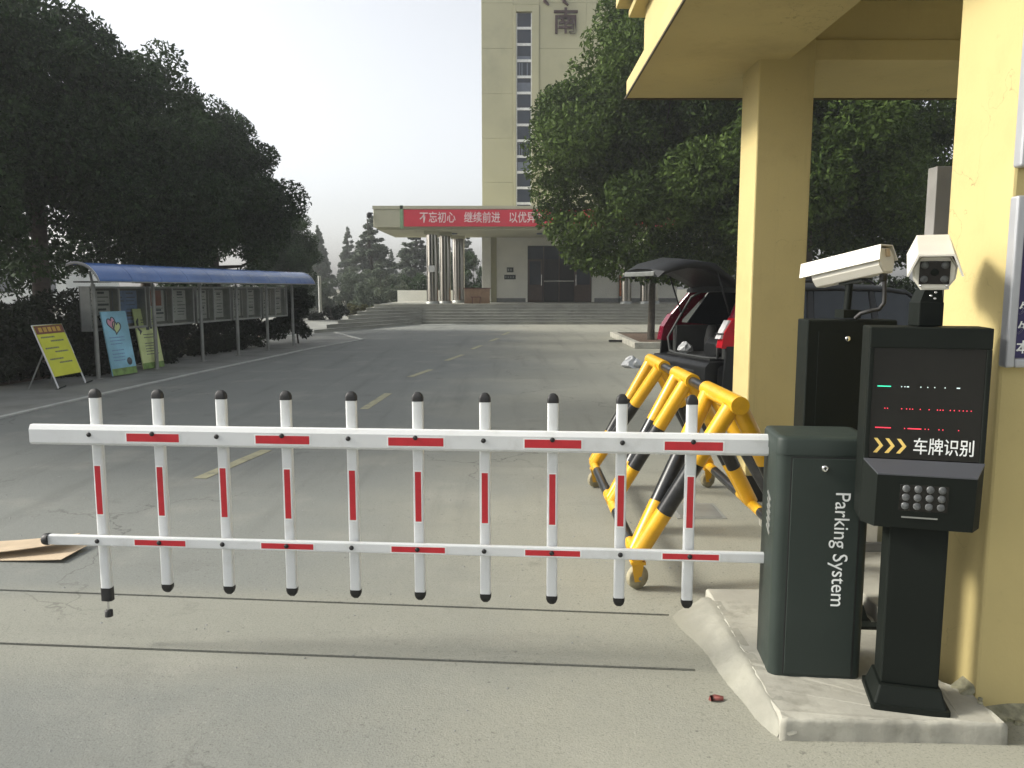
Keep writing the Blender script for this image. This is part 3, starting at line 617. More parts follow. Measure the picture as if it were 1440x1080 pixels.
def cctv(label, O, fwd, up, front_face):
    """O: middle of the housing, fwd: the way it looks"""
    fwd = Vector(fwd).normalized(); right = fwd.cross(Vector(up)).normalized(); upv = right.cross(fwd)
    F = Matrix((right, fwd, upv)).transposed().to_4x4(); F.translation = Vector(O); F = F @ Matrix.Scale(1.0 if front_face else .94, 4)
    t = thing('surveillance_camera', label, 'security camera', (O[0], O[1], 1.51))
    sec = [(-.040, -.068), (.040, -.068), (.066, -.030), (.070, .012), (.046, .052), (-.046, .052), (-.070, .012), (-.066, -.030)]
    bd = MB(F).loft([[(x, -.185, z) for x, z in sec], [(x, .165, z) for x, z in sec]], smooth=False).build('housing', M['camw'], t, bev=.005)
    def shell(y, k): return [(x * k, y, z * k + .004) for x, z in ((-.078, -.002), (-.051, .056), (.051, .056), (.078, -.002))]
    hood = MB(F)
    o_ = [(-.086, -.008), (-.055, .066), (.055, .066), (.086, -.008), (.080, -.010), (.051, .060), (-.051, .060), (-.080, -.010)]
    hood.loft([[(x, -.20, z) for x, z in o_], [(x, .225, z) for x, z in o_]], smooth=False).build('hood', M['camw'], t, bev=.002)
    MB(F).box((-.0715, -.178, .014), (-.0703, .16, .018)).box((.0703, -.178, .014), (.0715, .16, .018)).build('seam', M['cab'], bd)
    fp = MB(F).loft([[(x * .94, .1655, z * .94) for x, z in sec], [(x * .90, .172, z * .90) for x, z in sec]], smooth=False).build('front_plate', M['camw'], t)
    win = MB(F).box((-.047, .1725, -.046), (.047, .176, .034)).build('window', M['glassdark'], fp)
    for a in (-.031, .031):
        for b in (-.028, .020):
            MB(F).lathe([(.0125, 0), (.011, .003), (.005, .005), (0, .0052)], Matrix.Translation((a, .1762, b)) @ Matrix.Rotation(R(-90), 4, 'X'), 14).build('infrared_lamp', M['lamp'], win)
    MB(F).lathe([(.013, 0), (.012, .002), (0, .001)], Matrix.Translation((0, .1762, -.004)) @ Matrix.Rotation(R(-90), 4, 'X'), 16).build('lens', M['cab2'], win)
    MB(F).loft([[(x * .94, -.186, z * .94) for x, z in sec], [(x * .9, -.192, z * .9) for x, z in sec]], smooth=False).build('back_plate', M['camw'], t)
    MB(F).box((-.012, -.204, .008), (.016, -.1925, .046)).build('latch', M['card'], t, bev=.003)
    MB(F).lathe([(.017, 0), (.017, .03), (.011, .034)], F.inverted() @ Matrix.Translation(F @ Vector((.0, -.165, -.068))) @ Matrix.Rotation(math.pi, 4, 'X'), 12).build('cable_gland', M['black'], t)
    for x in (-.05, .05):
        MB(F).lathe([(.005, 0), (.004, .003), (0, .003)], Matrix.Translation((x * .8, .1725, -.052)) @ Matrix.Rotation(R(-90), 4, 'X'), 8).build('screw', M['chrome'], fp)
    MB(F).box((-.03, -.07, -.083), (.03, .05, -.069)).build('saddle', M['cab2'], t)
    return t, F
c1, F1 = cctv('ivory camera with four round lamps facing the viewer on the LED terminal', (1.53, 2.90, 1.745), (-.48, -1, -.24), (0, 0, 1), True)
MB().box((1.475, 2.87, 1.512), (1.565, 2.95, 1.60)).build('bracket_base', M['cab2'], c1, bev=.004)
MB().loft([[(1.478, 2.873, 1.6), (1.562, 2.873, 1.6), (1.562, 2.947, 1.6), (1.478, 2.947, 1.6)], [(1.505, 2.88, 1.67), (1.555, 2.88, 1.67), (1.555, 2.94, 1.67), (1.505, 2.94, 1.67)]], smooth=False).build('bracket', M['cab2'], c1)
for a, b in ((1.515, 1.622), (1.532, 1.634), (1.53, 1.612)): MB().lathe([(.0055, 0), (.004, .004), (0, .004)], Matrix.Translation((a, 2.873, b)) @ Matrix.Rotation(R(90), 4, 'X'), 10).build('bolt', M['chrome'], c1)
MB().box((1.535, 2.86, 1.645), (1.572, 2.872, 1.675)).build('tag_plate', M['chrome'], c1)
c2, F2 = cctv('ivory camera seen from behind with a hanging black cable, on the rear terminal', (1.565, 3.70, 1.745), (-.60, .80, -.20), (0, 0, 1), False)
MB().box((1.52, 3.63, 1.512), (1.60, 3.73, 1.55)).tube([(1.56, 3.69, 1.55), (1.565, 3.69, 1.67)], .017, 10).build('bracket', M['cab2'], c2)
p0 = F2 @ Vector((0, -.165, -.10))
MB().tube([p0, p0 + Vector((.004, 0, -.05)), p0 + Vector((.004, .0, -.10)), p0 + Vector((-.012, .01, -.128)), p0 + Vector((-.045, .02, -.135)), (1.585, 3.60, 1.535), (1.57, 3.62, 1.512)], .0095, 10).build('cable', M['black'], c2)

# ------------------------------------------------------------------ rolling barricade
br = thing('rolling_barricade', 'yellow and black striped tubular barricade on castors behind the barrier', 'barricade', (1.15, 5.3, 0))
BX, AZ = 1.15, 1.06
yel, blk = M['yel'], M['blk']
sl_ = [(3.93, 4.62), (4.98, 5.50), (5.92, 6.55)]
bars = [(4.62, 4.98), (5.50, 5.92)]
for a, b in sl_: MB().tube([(BX, a, AZ), (BX, b, AZ)], .047, 18).build('top_sleeve', yel, br, bev=.003)
for a, b in bars: MB().tube([(BX, a + .001, AZ), (BX, b - .001, AZ)], .030, 14).build('top_bar', blk if a > 5 else blk, br)
feet = [4.18, 5.25, 6.42]
for k, (sv, fy) in enumerate(zip(sl_, feet)):
    for sd in (-1, 1):
        fx = BX + sd * .47; foot = Vector((fx, fy, .21))
        for q, ya in enumerate((sv[0] + .10, sv[1] - .10)):
            top = Vector((BX + sd * .02, ya, AZ - .02)); ft = foot + Vector((0, (-.035, .035)[q], 0))
            r = .046
            l1, l2 = .36, .70
            P = lambda t: top.lerp(ft, t)
            leg = MB().tube([P(0), P(l1)], r, 16).build('leg', yel, br)
            MB().tube([P(l1 + .001), P(l2 - .001)], r, 16).build('black_band', blk, leg); MB().tube([P(l2), P(1)], r, 16).build('yellow_band', yel, leg)
for sd in (-1, 1):
    x = BX + sd * .47
    for k, (a, b) in enumerate(zip(feet[:-1], feet[1:])):
        rl_ = MB().tube([(x, a - .05, .20), (x, a + .22, .20)], .034, 14).tube([(x, b - .25, .20), (x, b + .06, .20)], .034, 14).build('lower_rail', yel, br)
        MB().tube([(x, a + .221, .20), (x, b - .251, .20)], .034, 14).build('black_band', blk, rl_)
    for fy in (feet[0], feet[-1]):
        cs = MB().box((x - .03, fy - .03, .150), (x + .05, fy + .05, .166)).hexa([(x - .008, fy - .022, .05), (x + .026, fy - .010, .05), (x + .026, fy - .004, .05), (x - .008, fy - .016, .05)], [(x - .026, fy - .03, .15), (x + .044, fy - .008, .15), (x + .044, fy - .002, .15), (x - .026, fy - .024, .15)]).build('castor_fork', yel, br)
        MB().lathe([(.020, -.018), (.062, -.018), (.066, -.012), (.066, .012), (.062, .018), (.020, .018)], Matrix.Translation((x + .012, fy + .02, .067)) @ Matrix.Rotation(R(28), 4, 'Z') @ Matrix.Rotation(R(90), 4, 'X'), 24).build('wheel', M['caster'], cs)
        MB().tube([(x + .026, fy - .012, .067), (x - .004, fy + .05, .067)], .012, 10).build('axle', M['alu'], cs)

# ------------------------------------------------------------------ SUV with its tailgate up
CO = Vector((2.33, 10.65, 0)); PH = math.atan2(.267, .963)
car = thing('parked_car', 'dark red estate car parked by the gatehouse with its tailgate open', 'car', CO, PH)
CM = Matrix.Translation(CO) @ Matrix.Rotation(PH, 4, 'Z')            # x forward, y left, z up
def ring(x, w, z0, z1, r=.12): return [(x, y, (z0 + z1) / 2 + z) for y, z in rrect(2 * w, z1 - z0, min(r, (z1 - z0) / 2.2), 4)]
MB(CM).loft([ring(.06, .80, .38, .70), ring(.25, .88, .30, .715), ring(1.2, .90, .28, .72), ring(3.3, .90, .28, .73), ring(4.2, .88, .30, .80), ring(4.5, .78, .36, .74)]).build('body', M['cblack'], car)
for sd in (-1, 1):
    side = MB(CM); y0, y1 = sd * .80, sd * .895
    F_ = Matrix(((1, 0, 0, 0), (0, 0, 1, 0), (0, 1, 0, 0), (0, 0, 0, 1)))
    side.prism([(.10, .93), (3.75, .90), (3.75, 1.05), (1.2, 1.08), (.34, 1.16), (.16, 1.08)], min(y0, y1), max(y0, y1), F_).build('side_panel', M['maroon'], car, bev=.03, seg=3)
    def pil(nm, xb, xt, wb, wt, m, zb=1.06, zt=1.64):
        yb, yt = sd * .885, sd * .70; t = sd * -.07
        MB(CM).hexa([(xb, yb, zb), (xb + wb, yb, zb), (xb + wb, yb + t, zb), (xb, yb + t, zb)], [(xt, yt, zt), (xt + wt, yt, zt), (xt + wt, yt + t, zt), (xt, yt + t, zt)]).build(nm, m, car, bev=.012)
    pil('rear_pillar', .14, .44, .26, .30, M['maroon'], zb=1.20); pil('centre_pillar', 1.28, 1.38, .10, .09, M['cblack']); pil('centre_pillar', 2.3, 2.32, .10, .08, M['cblack']); pil('windscreen_pillar', 3.68, 2.82, .10, .08, M['cblack'])
    for a0, a1, b0, b1 in ((.42, 1.27, .76, 1.37), (1.39, 2.29, 1.48, 2.31), (2.41, 3.62, 2.41, 2.81)):
        yb, yt = sd * .872, sd * .69
        MB(CM).hexa([(a0, yb, 1.06), (a1, yb, 1.06), (a1, yb - sd * .012, 1.06), (a0, yb - sd * .012, 1.06)], [(b0, yt, 1.63), (b1, yt, 1.63), (b1, yt - sd * .012, 1.63), (b0, yt - sd * .012, 1.63)]).build('side_window', M['cglass'], car)
    MB(CM).prism([(.06, .38), (4.45, .36), (4.45, .88), (3.75, .897), (.10, .927)], min(sd * .88, sd * .915), max(sd * .88, sd * .915), F_).build('sill_cladding', M['cblack'], car, bev=.012)
    # tail lamp: clear upper, red lower
    tl = MB(CM).prism([(.03, .90), (.28, .90), (.40, 1.30), (.19, 1.28), (.07, 1.10)], min(sd * .775, sd * .905), max(sd * .775, sd * .905), F_).build('tail_lamp', M['tailr' if sd < 0 else 'maroon'], car, bev=.02)
    if sd < 0:
        MB(CM).hexa([(.012, sd * .765, 1.02), (.012, sd * .885, 1.02), (.10, sd * .890, 1.02), (.10, sd * .772, 1.02)], [(.135, sd * .765, 1.25), (.135, sd * .88, 1.25), (.22, sd * .89, 1.25), (.20, sd * .772, 1.25)]).build('clear_lens', M['tailw'], tl)
        MB(CM).hexa([(.022, sd * .762, 1.075), (.022, sd * .888, 1.075), (.11, sd * .893, 1.075), (.11, sd * .762, 1.075)], [(.030, sd * .762, 1.09), (.030, sd * .888, 1.09), (.12, sd * .893, 1.09), (.12, sd * .762, 1.09)]).build('lens_divider', M['cblack'], tl)
    for wx in (.88, 3.60):
        wh = MB(CM).lathe([(.20, -.09), (.31, -.09), (.335, -.06), (.335, .06), (.31, .09), (.20, .09)], Matrix.Translation((wx, sd * .82, .335)) @ Matrix.Rotation(R(90), 4, 'X'), 28).build('wheel', M['tyre'], car)
        MB(CM).lathe([(.0, -.06), (.20, -.07), (.205, .0), (.20, .07), (0, .06)], Matrix.Translation((wx, sd * .82, .335)) @ Matrix.Rotation(R(90), 4, 'X'), 20).build('rim', M['rim'], wh)
    MB(CM).box((3.1, sd * 1.02 - .08, 1.0), (3.2, sd * 1.02 + .08, 1.13)).build('mirror', M['maroon'], car, bev=.025)
# roof, bonnet, windscreen, interior
rr = [[(x, y, z + dz) for y, z in ((-.74, 1.625), (-.70, 1.665), (-.4, 1.695), (0, 1.705), (.4, 1.695), (.70, 1.665), (.74, 1.625), (.7, 1.60), (0, 1.63), (-.7, 1.60))] for x, dz in ((.40, -.02), (.7, 0), (1.8, .015), (2.6, .0), (2.9, -.045))]
MB(CM).loft(rr).build('roof', M['cblack'], car)
for sd in (-1, 1): MB(CM).tube([(.6, sd * .60, 1.70), (.7, sd * .60, 1.745), (2.4, sd * .60, 1.75), (2.5, sd * .60, 1.70)], .014, 8).build('roof_rail', M['cblack'], car)
MB(CM).loft([ring(3.55, .82, .72, 1.06, .10), ring(4.1, .80, .72, 1.0, .10), ring(4.48, .70, .66, .86, .08)]).build('bonnet', M['maroon'], car)
MB(CM).hexa([(3.66, -.78, 1.05), (3.68, -.78, 1.04), (3.68, .78, 1.04), (3.66, .78, 1.05)], [(2.88, -.64, 1.62), (2.90, -.64, 1.61), (2.90, .64, 1.61), (2.88, .64, 1.62)]).build('windscreen', M['cglass'], car)
bmp = MB(CM).loft([[(x, y, z) for x, z in ((-.10, .46), (-.12, .55), (-.115, .66), (-.06, .715), (.14, .72), (.14, .40), (-.04, .40))] for y in (-.78, 0, .78)], smooth=False).build('rear_bumper', M['cblack'], car, bev=.02, seg=3)
MB(CM).box((-.122, -.5, .58), (-.116, .5, .60)).build('bumper_groove', M['trim'], bmp)
MB(CM).box((.05, -.60, .721), (1.3, .60, .745)).build('boot_floor', M['lining'], car)
for sd in (-1, 1): MB(CM).box((.2, sd * .68 - .05, .745), (1.3, sd * .68 + .05, 1.12)).build('boot_lining', M['trim'], car)
MB(CM).box((1.25, -.62, .745), (1.42, -.04, 1.32), rot=(0, R(10), 0)).box((1.25, .04, .745), (1.42, .62, 1.32), rot=(0, R(10), 0)).build('rear_seat', M['lining'], car, bev=.05, seg=3)
MB(CM).tube([(.12, .66, .76), (.10, .69, .95), (.24, .67, 1.2), (.42, .63, 1.52), (.50, .50, 1.60), (.52, 0, 1.615), (.50, -.50, 1.60), (.42, -.63, 1.52), (.24, -.67, 1.2), (.10, -.69, .95), (.12, -.66, .76), (.08, -.4, .745), (.08, .4, .745), (.12, .66, .76)], .018, 8).build('boot_seal', M['trim'], car)
# raised tailgate
tg = []
for x, z, hw, sag in ((.46, 1.70, .66, .02), (.22, 1.86, .70, .04), (-.10, 2.02, .72, .06), (-.36, 2.05, .72, .08), (-.56, 2.00, .69, .07), (-.72, 1.90, .62, .04)):
    tg.append([(x + (abs(y) / hw) ** 2 * .10 * (1 if x < 0 else 0), y, z - sag * (y / hw) ** 2) for y in (-hw, -hw * .6, 0, hw * .6, hw)] + [(x + .03, y, z - .085 - sag * (y / hw) ** 2) for y in (hw * .92, hw * .6, 0, -hw * .6, -hw * .92)])
tgo = MB(CM).loft(tg).build('tailgate', M['cblack'], car)
MB(CM).loft([[(x, y, z + .006 - .06 * (y / .72) ** 2) for y in (-.58, -.3, 0, .3, .58)] + [(x, y, z - .004 - .06 * (y / .72) ** 2) for y in (.58, .3, 0, -.3, -.58)] for x, z in ((.38, 1.755), (.22, 1.86), (-.02, 1.985))]).build('rear_window', M['cglass'], tgo)
MB(CM).box((-.70, -.45, 1.80), (-.60, .45, 1.86)).build('plate_recess', M['alu'], tgo, bev=.01)
for y in (-.2, .24): MB(CM).lathe([(.03, 0), (.03, .03), (.0, .035)], Matrix.Translation((-.66, y, 1.80)) @ Matrix.Rotation(math.pi, 4, 'X'), 10).build('latch', M['cblack'], tgo)
for sd in (-1, 1): MB(CM).tube([(.30, sd * .66, 1.25), (.05, sd * .66, 1.93)], .012, 8).build('gas_strut', M['cblack'], car)
# luggage in the boot
bg_ = tag(MB(CM).loft([[(.20 + r_ * random.uniform(.7, 1.15) * math.cos(a_), .36 + 1.3 * r_ * random.uniform(.7, 1.15) * math.sin(a_), z_ + random.uniform(-.012, .012)) for a_ in [2 * math.pi * q_ / 11 for q_ in range(11)]] for r_, z_ in ((.07, .757), (.10, .79), (.085, .84), (.05, .88), (.02, .90))], smooth=False).build('plastic_bag', M['plastic']), 'white plastic bag lying in the open boot of the red car', 'bag')
bk = tag(MB(CM).loft([ring(.25, .16, .75, .92, .07), ring(.33, .22, .75, 1.0, .09), ring(.6, .2, .75, .98, .09), ring(.66, .14, .76, .9, .06)]).build('holdall', M['cblack']), 'black holdall in the open boot of the red car beside the plastic bag', 'bag')
bk.location = CM.to_3x3() @ Vector((0, -.24, 0))
for q, (x, y, z, r) in enumerate(((.42, .02, .745, .10),)):
    tag(MB(CM).lathe([(.09, z), (.10, z + .2), (.07, z + .36), (.05, z + .40)], Matrix.Translation((x, y, 0)), 12).build('canister', M['lining']), 'dark canister standing between the bags in the red car boot', 'canister')

# ------------------------------------------------------------------ notice board shelter
nb = thing('notice_board_shelter', 'long glazed notice board with a curved blue roof beside the road', 'notice board', (-6.9, 18, 0))
A, B = Vector((-7.545, 14.32, 0)), Vector((-6.223, 22.465, 0)); ax = (B - A).normalized(); nx = Vector((ax.y, -ax.x, 0))   # nx: towards the road
ts = [0, .215, .425, .62, .81, 1.0]; L = (B - A).length
NF = Matrix((ax, nx, Vector((0, 0, 1)))).transposed().to_4x4(); NF.translation = A          # x along, y to the road, z up
for k, t in enumerate(ts):
    p = MB(NF).tube([(t * L, 0, 0), (t * L, 0, 1.72)], .038, 10).build('post', M['post'], nb); MB(NF).tube([(t * L, 0, .0), (t * L, 0, .02)], .08, 10).build('post_base', M['post'], p)
    MB(NF).tube([(t * L, 0, 1.70), (t * L, -.05, 1.95)], .022, 8).tube([(t * L, -.38, 1.76), (t * L, .36, 1.76)], .016, 8).build('roof_bracket', M['post'], p)
def roofprof(u):   # u 0..1 from rear eave to front eave
    a = R(112 - 92 * u); return (.445 * math.cos(a) / math.cos(R(20)) * 1.0, 1.60 + .50 * math.sin(a))
NR = 10
for k in range(NR):
    a, b = -.42 + k * (L + 1.02) / NR, -.42 + (k + 1) * (L + 1.02) / NR
    top = [roofprof(q / 10) for q in range(11)]
    ringp = [(y, z) for y, z in top] + [(y, z - .012) for y, z in reversed(top)]
    MB(NF).loft([[(a + .006, y, z) for y, z in ringp], [(b - .006, y, z) for y, z in ringp]]).build('roof_panel', M['blue'], nb)
    MB(NF).loft([[(a - .02, y * .995, z - .014) for y, z in top] + [(a - .02, y, z - .034) for y, z in reversed(top)], [(a + .02, y * .995, z - .014) for y, z in top] + [(a + .02, y, z - .034) for y, z in reversed(top)]]).build('roof_rib', M['alu'], nb)
tp = [roofprof(q / 10) for q in range(11)]
for a, w in ((-.425, .018), (L + .595, .018)):
    MB(NF).loft([[(a, y, z + .012) for y, z in tp] + [(a, y, z - .02) for y, z in reversed(tp)], [(a + w, y, z + .012) for y, z in tp] + [(a + w, y, z - .02) for y, z in reversed(tp)]]).build('roof_edge_trim', M['frame'], nb)
MB(NF).box((-.42, roofprof(1)[0] - .006, 1.748), (L + .6, roofprof(1)[0] + .016, 1.768)).build('eave_trim', M['alu'], nb)
NC = NF @ Matrix.Translation((0, -.15, 0))
for k, (t0, t1) in enumerate(zip(ts[:-1], ts[1:])):
    a, b = t0 * L + .05, t1 * L - .05
    cs_ = MB(NC).box((a, -.16, .86), (b, .03, .90)).box((a, -.16, 1.64), (b, .03, 1.68)).box((a, -.16, .90), (a + .03, .03, 1.64)).box((b - .03, -.16, .90), (b, .03, 1.64)).box(((a + b) / 2 - .02, -.1, .90), ((a + b) / 2 + .02, .03, 1.64)).build('display_case', M['alu'], nb)
    MB(NC).box((a, -.18, .86), (b, -.162, 1.68)).build('back_board', M['caseback'], cs_)
    for h in range(2):
        u0 = a + .05 + h * (b - a) / 2; u1 = u0 + (b - a) / 2 - .10
        m_ = M['bluepaper'] if (k, h) == (0, 1) else M['paper']
        MB(NC).box((u0, -.161, .95), (u1, -.15, 1.60)).build('notice', m_, cs_)
        if (k, h) in ((1, 0),): MB(NC).box((u0 + .05, -.149, 1.28), (u1 - .1, -.145, 1.6)).build('notice', M['redpaper'], cs_)
        rnd = random.Random(k * 7 + h); lines = MB(NC); z = 1.54
        while z > 1.0:
            if not ((k, h) == (1, 0) and z > 1.26):
                for c0 in (0, .5):
                    lines.box((u0 + .03 + c0 * (u1 - u0), -.1495, z), (u0 + .03 + (c0 + rnd.uniform(.25, .42)) * (u1 - u0), -.147, z + rnd.choice((.012, .016, .04))))
            z -= rnd.uniform(.05, .09)
        lines.build('print_lines', M['ink'], cs_, kind='stuff')
        MB(NC).box((u0 - .02, .006, .90), (u1 + .02, .012, 1.64)).build('pane', M['pane'], cs_)

# leaning signs: F frame u along the foot line, v up the leaning board, w out of the board
def lean_frame(p, q, lean):
    u = (Vector(q) - Vector(p)).normalized(); n = Vector((u.y, -u.x, 0))        # towards the road
    v = Vector((0, 0, 1)) * math.cos(lean) - n * math.sin(lean)
    F = Matrix((u, v, u.cross(v))).transposed().to_4x4(); F.translation = Vector(p); return F
def bars_text(mb, x0, x1, z, rnd, h=.016):
    x = x0
    while x < x1:
        w = rnd.uniform(.02, .045); mb.box((x, z, .0045), (min(x + w, x1), z + h, .0055)); x += w + .012
ya = thing('sandwich_board', 'yellow sign with a brown header leaning on a white tubular frame', 'sign board', (-7.4, 13.1, 0))
F = lean_frame((-7.40, 12.80, .02), (-7.38, 13.60, .02), R(20)); W_ = .79
fy_ = MB(F).tube([(0, .0, -.012), (0, .72, -.012)], .014, 8).tube([(W_, 0, -.012), (W_, .72, -.012)], .014, 8).tube([(-.01, .55, -.008), (-.01, 1.09, -.008), (W_ + .01, 1.09, -.008), (W_ + .01, .55, -.008)], .012, 8).build('frame', M['white'], ya)
MB(F).box((.01, .20, -.004), (W_ - .01, 1.08, .004)).build('board', M['ysign'], ya)
MB(F).box((.012, .93, .0041), (W_ - .012, 1.075, .005)).build('header', M['brown'], ya)
g_ = MB(F)
for k in range(5): g_.box((.10 + k * .125, .965, .0052), (.19 + k * .125, 1.045, .006))
g_.build('header_print', M['gold'], ya)
rnd = random.Random(3); ln = MB(F)
for z in (.86, .79, .67, .60, .48, .41): bars_text(ln, .08 if z in (.86, .67, .48) else .3, .45 if z in (.86, .67, .48) else .66, z, rnd, .026)
ln.build('print_lines', M['ink'], ya, kind='stuff')
MB(F).tube([(0, .0, 0), (0, 0, .12)], .012, 8).tube([(W_, 0, 0), (W_, 0, .12)], .012, 8).tube([(0, 0, -.5), (0, 0, 0)], .012, 8).build('foot', M['cab'], ya)
MB().tube([(-7.96, 12.9, .0), (-7.72, 13.0, .62), (-7.72, 13.4, .62), (-7.96, 13.5, 0)], .013, 8).build('rear_leg', M['alu'], ya)
pb = thing('poster_board', 'sky blue poster with two outlined hearts leaning against the notice board', 'poster', (-7.35, 14.8, 0))
F = lean_frame((-7.37, 14.50, .03), (-7.24, 15.16, .03), R(9)); W_ = .68
MB(F).box((0, 0, -.02), (W_, 1.20, .004)).build('board', M['cyan'], pb); MB(F).box((.0, .0, .0042), (W_, .13, .005)).build('grass_print', M['pgreen'], pb)
for cx, cy, ro, m_ in ((.22, .98, .25, 'pink'), (.34, .90, -.25, 'lime')):
    hp = []
    for k in range(24):
        a = 2 * math.pi * k / 24; x = .011 * 16 * math.sin(a) ** 3 / 1.6; y = .011 * (13 * math.cos(a) - 5 * math.cos(2 * a) - 2 * math.cos(3 * a) - math.cos(4 * a)) / 1.3
        hp.append((cx + x * math.cos(ro) - y * math.sin(ro), cy + x * math.sin(ro) + y * math.cos(ro)))
    MB(F).tube([(x, y, .008) for x, y in hp + hp[:1]], .010, 6).build('heart_outline', M['ink'], pb)
    MB(F).prism([((x - cx) * .85 + cx, (y - cy) * .85 + cy) for x, y in hp], .0045, .006).build('heart_fill', M[m_], pb)
ln = MB(F); rnd = random.Random(5)
for z in (.70, .64, .58, .46, .39, .33, .27): bars_text(ln, .10, .5 if z > .6 else .42, z, rnd, .018)
ln.build('print_lines', M['bluepaper'], pb, kind='stuff')
MB(F).lathe([(0, .0046), (.07, .0046), (.075, .007), (0, .0075)], Matrix.Translation((.52, .24, 0)), 9).build('shrub_print', M['ink'], pb)
pg = thing('poster_board', 'pale green poster with black script leaning against the notice board beside the blue one', 'poster', (-7.35, 16.1, 0))
F = lean_frame((-7.38, 15.75, .03), (-7.25, 16.40, .03), R(9)); W_ = .66
MB(F).box((0, 0, -.02), (W_, 1.22, .004)).build('board', M['lime'], pg); MB(F).box((0, 0, .0042), (W_, .12, .005)).build('grass_print', M['pgreen'], pg)
MB(F).tube([(.10, 1.02, .006), (.05, .95, .006), (.06, .82, .006), (.12, .76, .006), (.09, .70, .006)], [.012, .03, .018, .028, .008], 8).build('figure_print', M['ink'], pg)
ln = MB(F); rnd = random.Random(9)
for z in (.98, .93, .68, .62, .50, .45, .39, .34, .28): bars_text(ln, .18, .56, z, rnd, .02)
ln.build('print_lines', M['ink'], pg, kind='stuff')
text('lettering', '3+1', .13, F @ Matrix.Translation((.30, .78, .0045)), M['ink'], pg, .001) if False else MB(F).box((.30, .78, .0045), (.40, .86, .0055)).box((.42, .80, .0045), (.50, .88, .0055)).build('bold_print', M['ink'], pg)

# ------------------------------------------------------------------ small things on the ground
def sheet(lab, pts, z, curl):
    n = 9; rows = []
    a, b, c, d = [Vector(p) for p in pts]
    for i in range(n):
        t = i / (n - 1); p, q = a.lerp(b, t), d.lerp(c, t); h = z + curl * (t - .5) ** 2 * 4 * .06
        rows.append([(p.x, p.y, h + .004), (q.x, q.y, h + .004 + curl * .01), (q.x, q.y, h + curl * .01), (p.x, p.y, h)])
    return tag(MB().loft(rows, smooth=False).build('cardboard_sheet', M['card']), lab, 'cardboard')
sheet('flattened cardboard sheet at the left edge, lying on top of another', [(-3.75, 4.50), (-2.80, 4.74), (-2.78, 4.93), (-3.75, 4.78)], .045, .5)
sheet('flattened cardboard sheet at the left edge, lying underneath another', [(-3.8, 4.66), (-2.72, 4.60), (-2.70, 4.86), (-3.8, 5.0)], .006, .25)
rl_ = MB().loft([[(.79, 3.0, .004), (.80, 3.02, .012), (.80, 2.99, .004)], [(.815, 3.005, .010), (.82, 3.02, .018), (.82, 2.985, .010)], [(.85, 3.01, .004), (.855, 3.015, .012), (.85, 2.995, .004)]]).build('fallen_leaf', M['redleaf']); tag(rl_, 'small crumpled red leaf on the concrete left of the plinth', 'leaf')
bag = thing('plastic_bag', 'crumpled white plastic bag on the road behind the barricade', 'bag', (2.5, 16.4, 0))
bb = MB(); bb.loft([[(2.50 + (r + random.uniform(-.05, .05)) * math.cos(a), 16.4 + (r * .8 + random.uniform(-.05, .05)) * math.sin(a), z) for a in [2 * math.pi * k / 12 for k in range(12)]] for r, z in ((.20, .0), (.23, .06), (.17, .14), (.10, .20), (.03, .25))], smooth=False); bb.build('film', M['plastic'], bag)
tag(MB().box((2.95, 24.0, .02), (4.1, 24.12, .08), rot=(0, 0, R(4))).build('plank', M['cblack']), 'dark plank lying beside the tree pit', 'plank')
mh = thing('manhole_cover', 'square pale cover plate set in the concrete under the barricade', 'manhole cover', (1.35, 5.6, 0))
MB().box((1.22, 5.55, .001), (1.52, 5.90, .008)).build('plate', M['alu'], mh); MB().box((1.19, 5.52, .0005), (1.55, 5.93, .004)).build('frame', M['pave'], mh)
# tree pit with kerb stones
tp_ = thing('tree_pit', 'raised square tree pit with concrete kerbs and leafy soil', 'tree pit', (4.6, 23.5, 0))
px0, px1, py0, py1 = 3.35, 6.4, 21.6, 27.0
for a, b in (((px0, py0), (px1, py0 + .2)), ((px0, py1 - .2), (px1, py1)), ((px0, py0 + .205), (px0 + .2, py1 - .205)), ((px1 - .2, py0 + .205), (px1, py1 - .205))):
    n = 3 if b[0] - a[0] > 1 else 4
    for k in range(n):
        if b[0] - a[0] > 1: w = (b[0] - a[0]) / n; lo, hi = (a[0] + k * w + .006, a[1], 0), (a[0] + (k + 1) * w - .006, b[1], .17)
        else: w = (b[1] - a[1]) / n; lo, hi = (a[0], a[1] + k * w + .006, 0), (b[0], a[1] + (k + 1) * w - .006, .17)
        MB().box(lo, hi).build('kerb_stone', M['conc'], tp_, bev=.015)
MB().box((px0 + .2, py0 + .2, 0), (px1 - .2, py1 - .2, .12)).build('soil', M['soil'], tp_)
# litter and grit
gr = MB(); rnd = random.Random(11)
for k in range(260):
    y = rnd.uniform(1.9, 9); x = rnd.uniform(-.75, .75) * y * .9; s_ = rnd.uniform(.002, .006) * (1 + y * .09)
    if x > .75 and y < 4.2: continue
    a = rnd.uniform(0, 6.28); c_, n_ = math.cos(a) * s_, math.sin(a) * s_; l_ = rnd.uniform(.5, 1.6)
    gr.add([(x - c_ * l_, y - n_ * l_, .001), (x + n_, y - c_, .001), (x + c_ * l_, y + n_ * l_, .001), (x - n_, y + c_, .001), (x, y, .001 + s_ * .6)], [(0, 1, 4), (1, 2, 4), (2, 3, 4), (3, 0, 4)])
o = gr.build('debris', M['skirt']); o['kind'] = 'stuff'; o['label'] = 'tiny grit and leaf scraps scattered over the concrete'

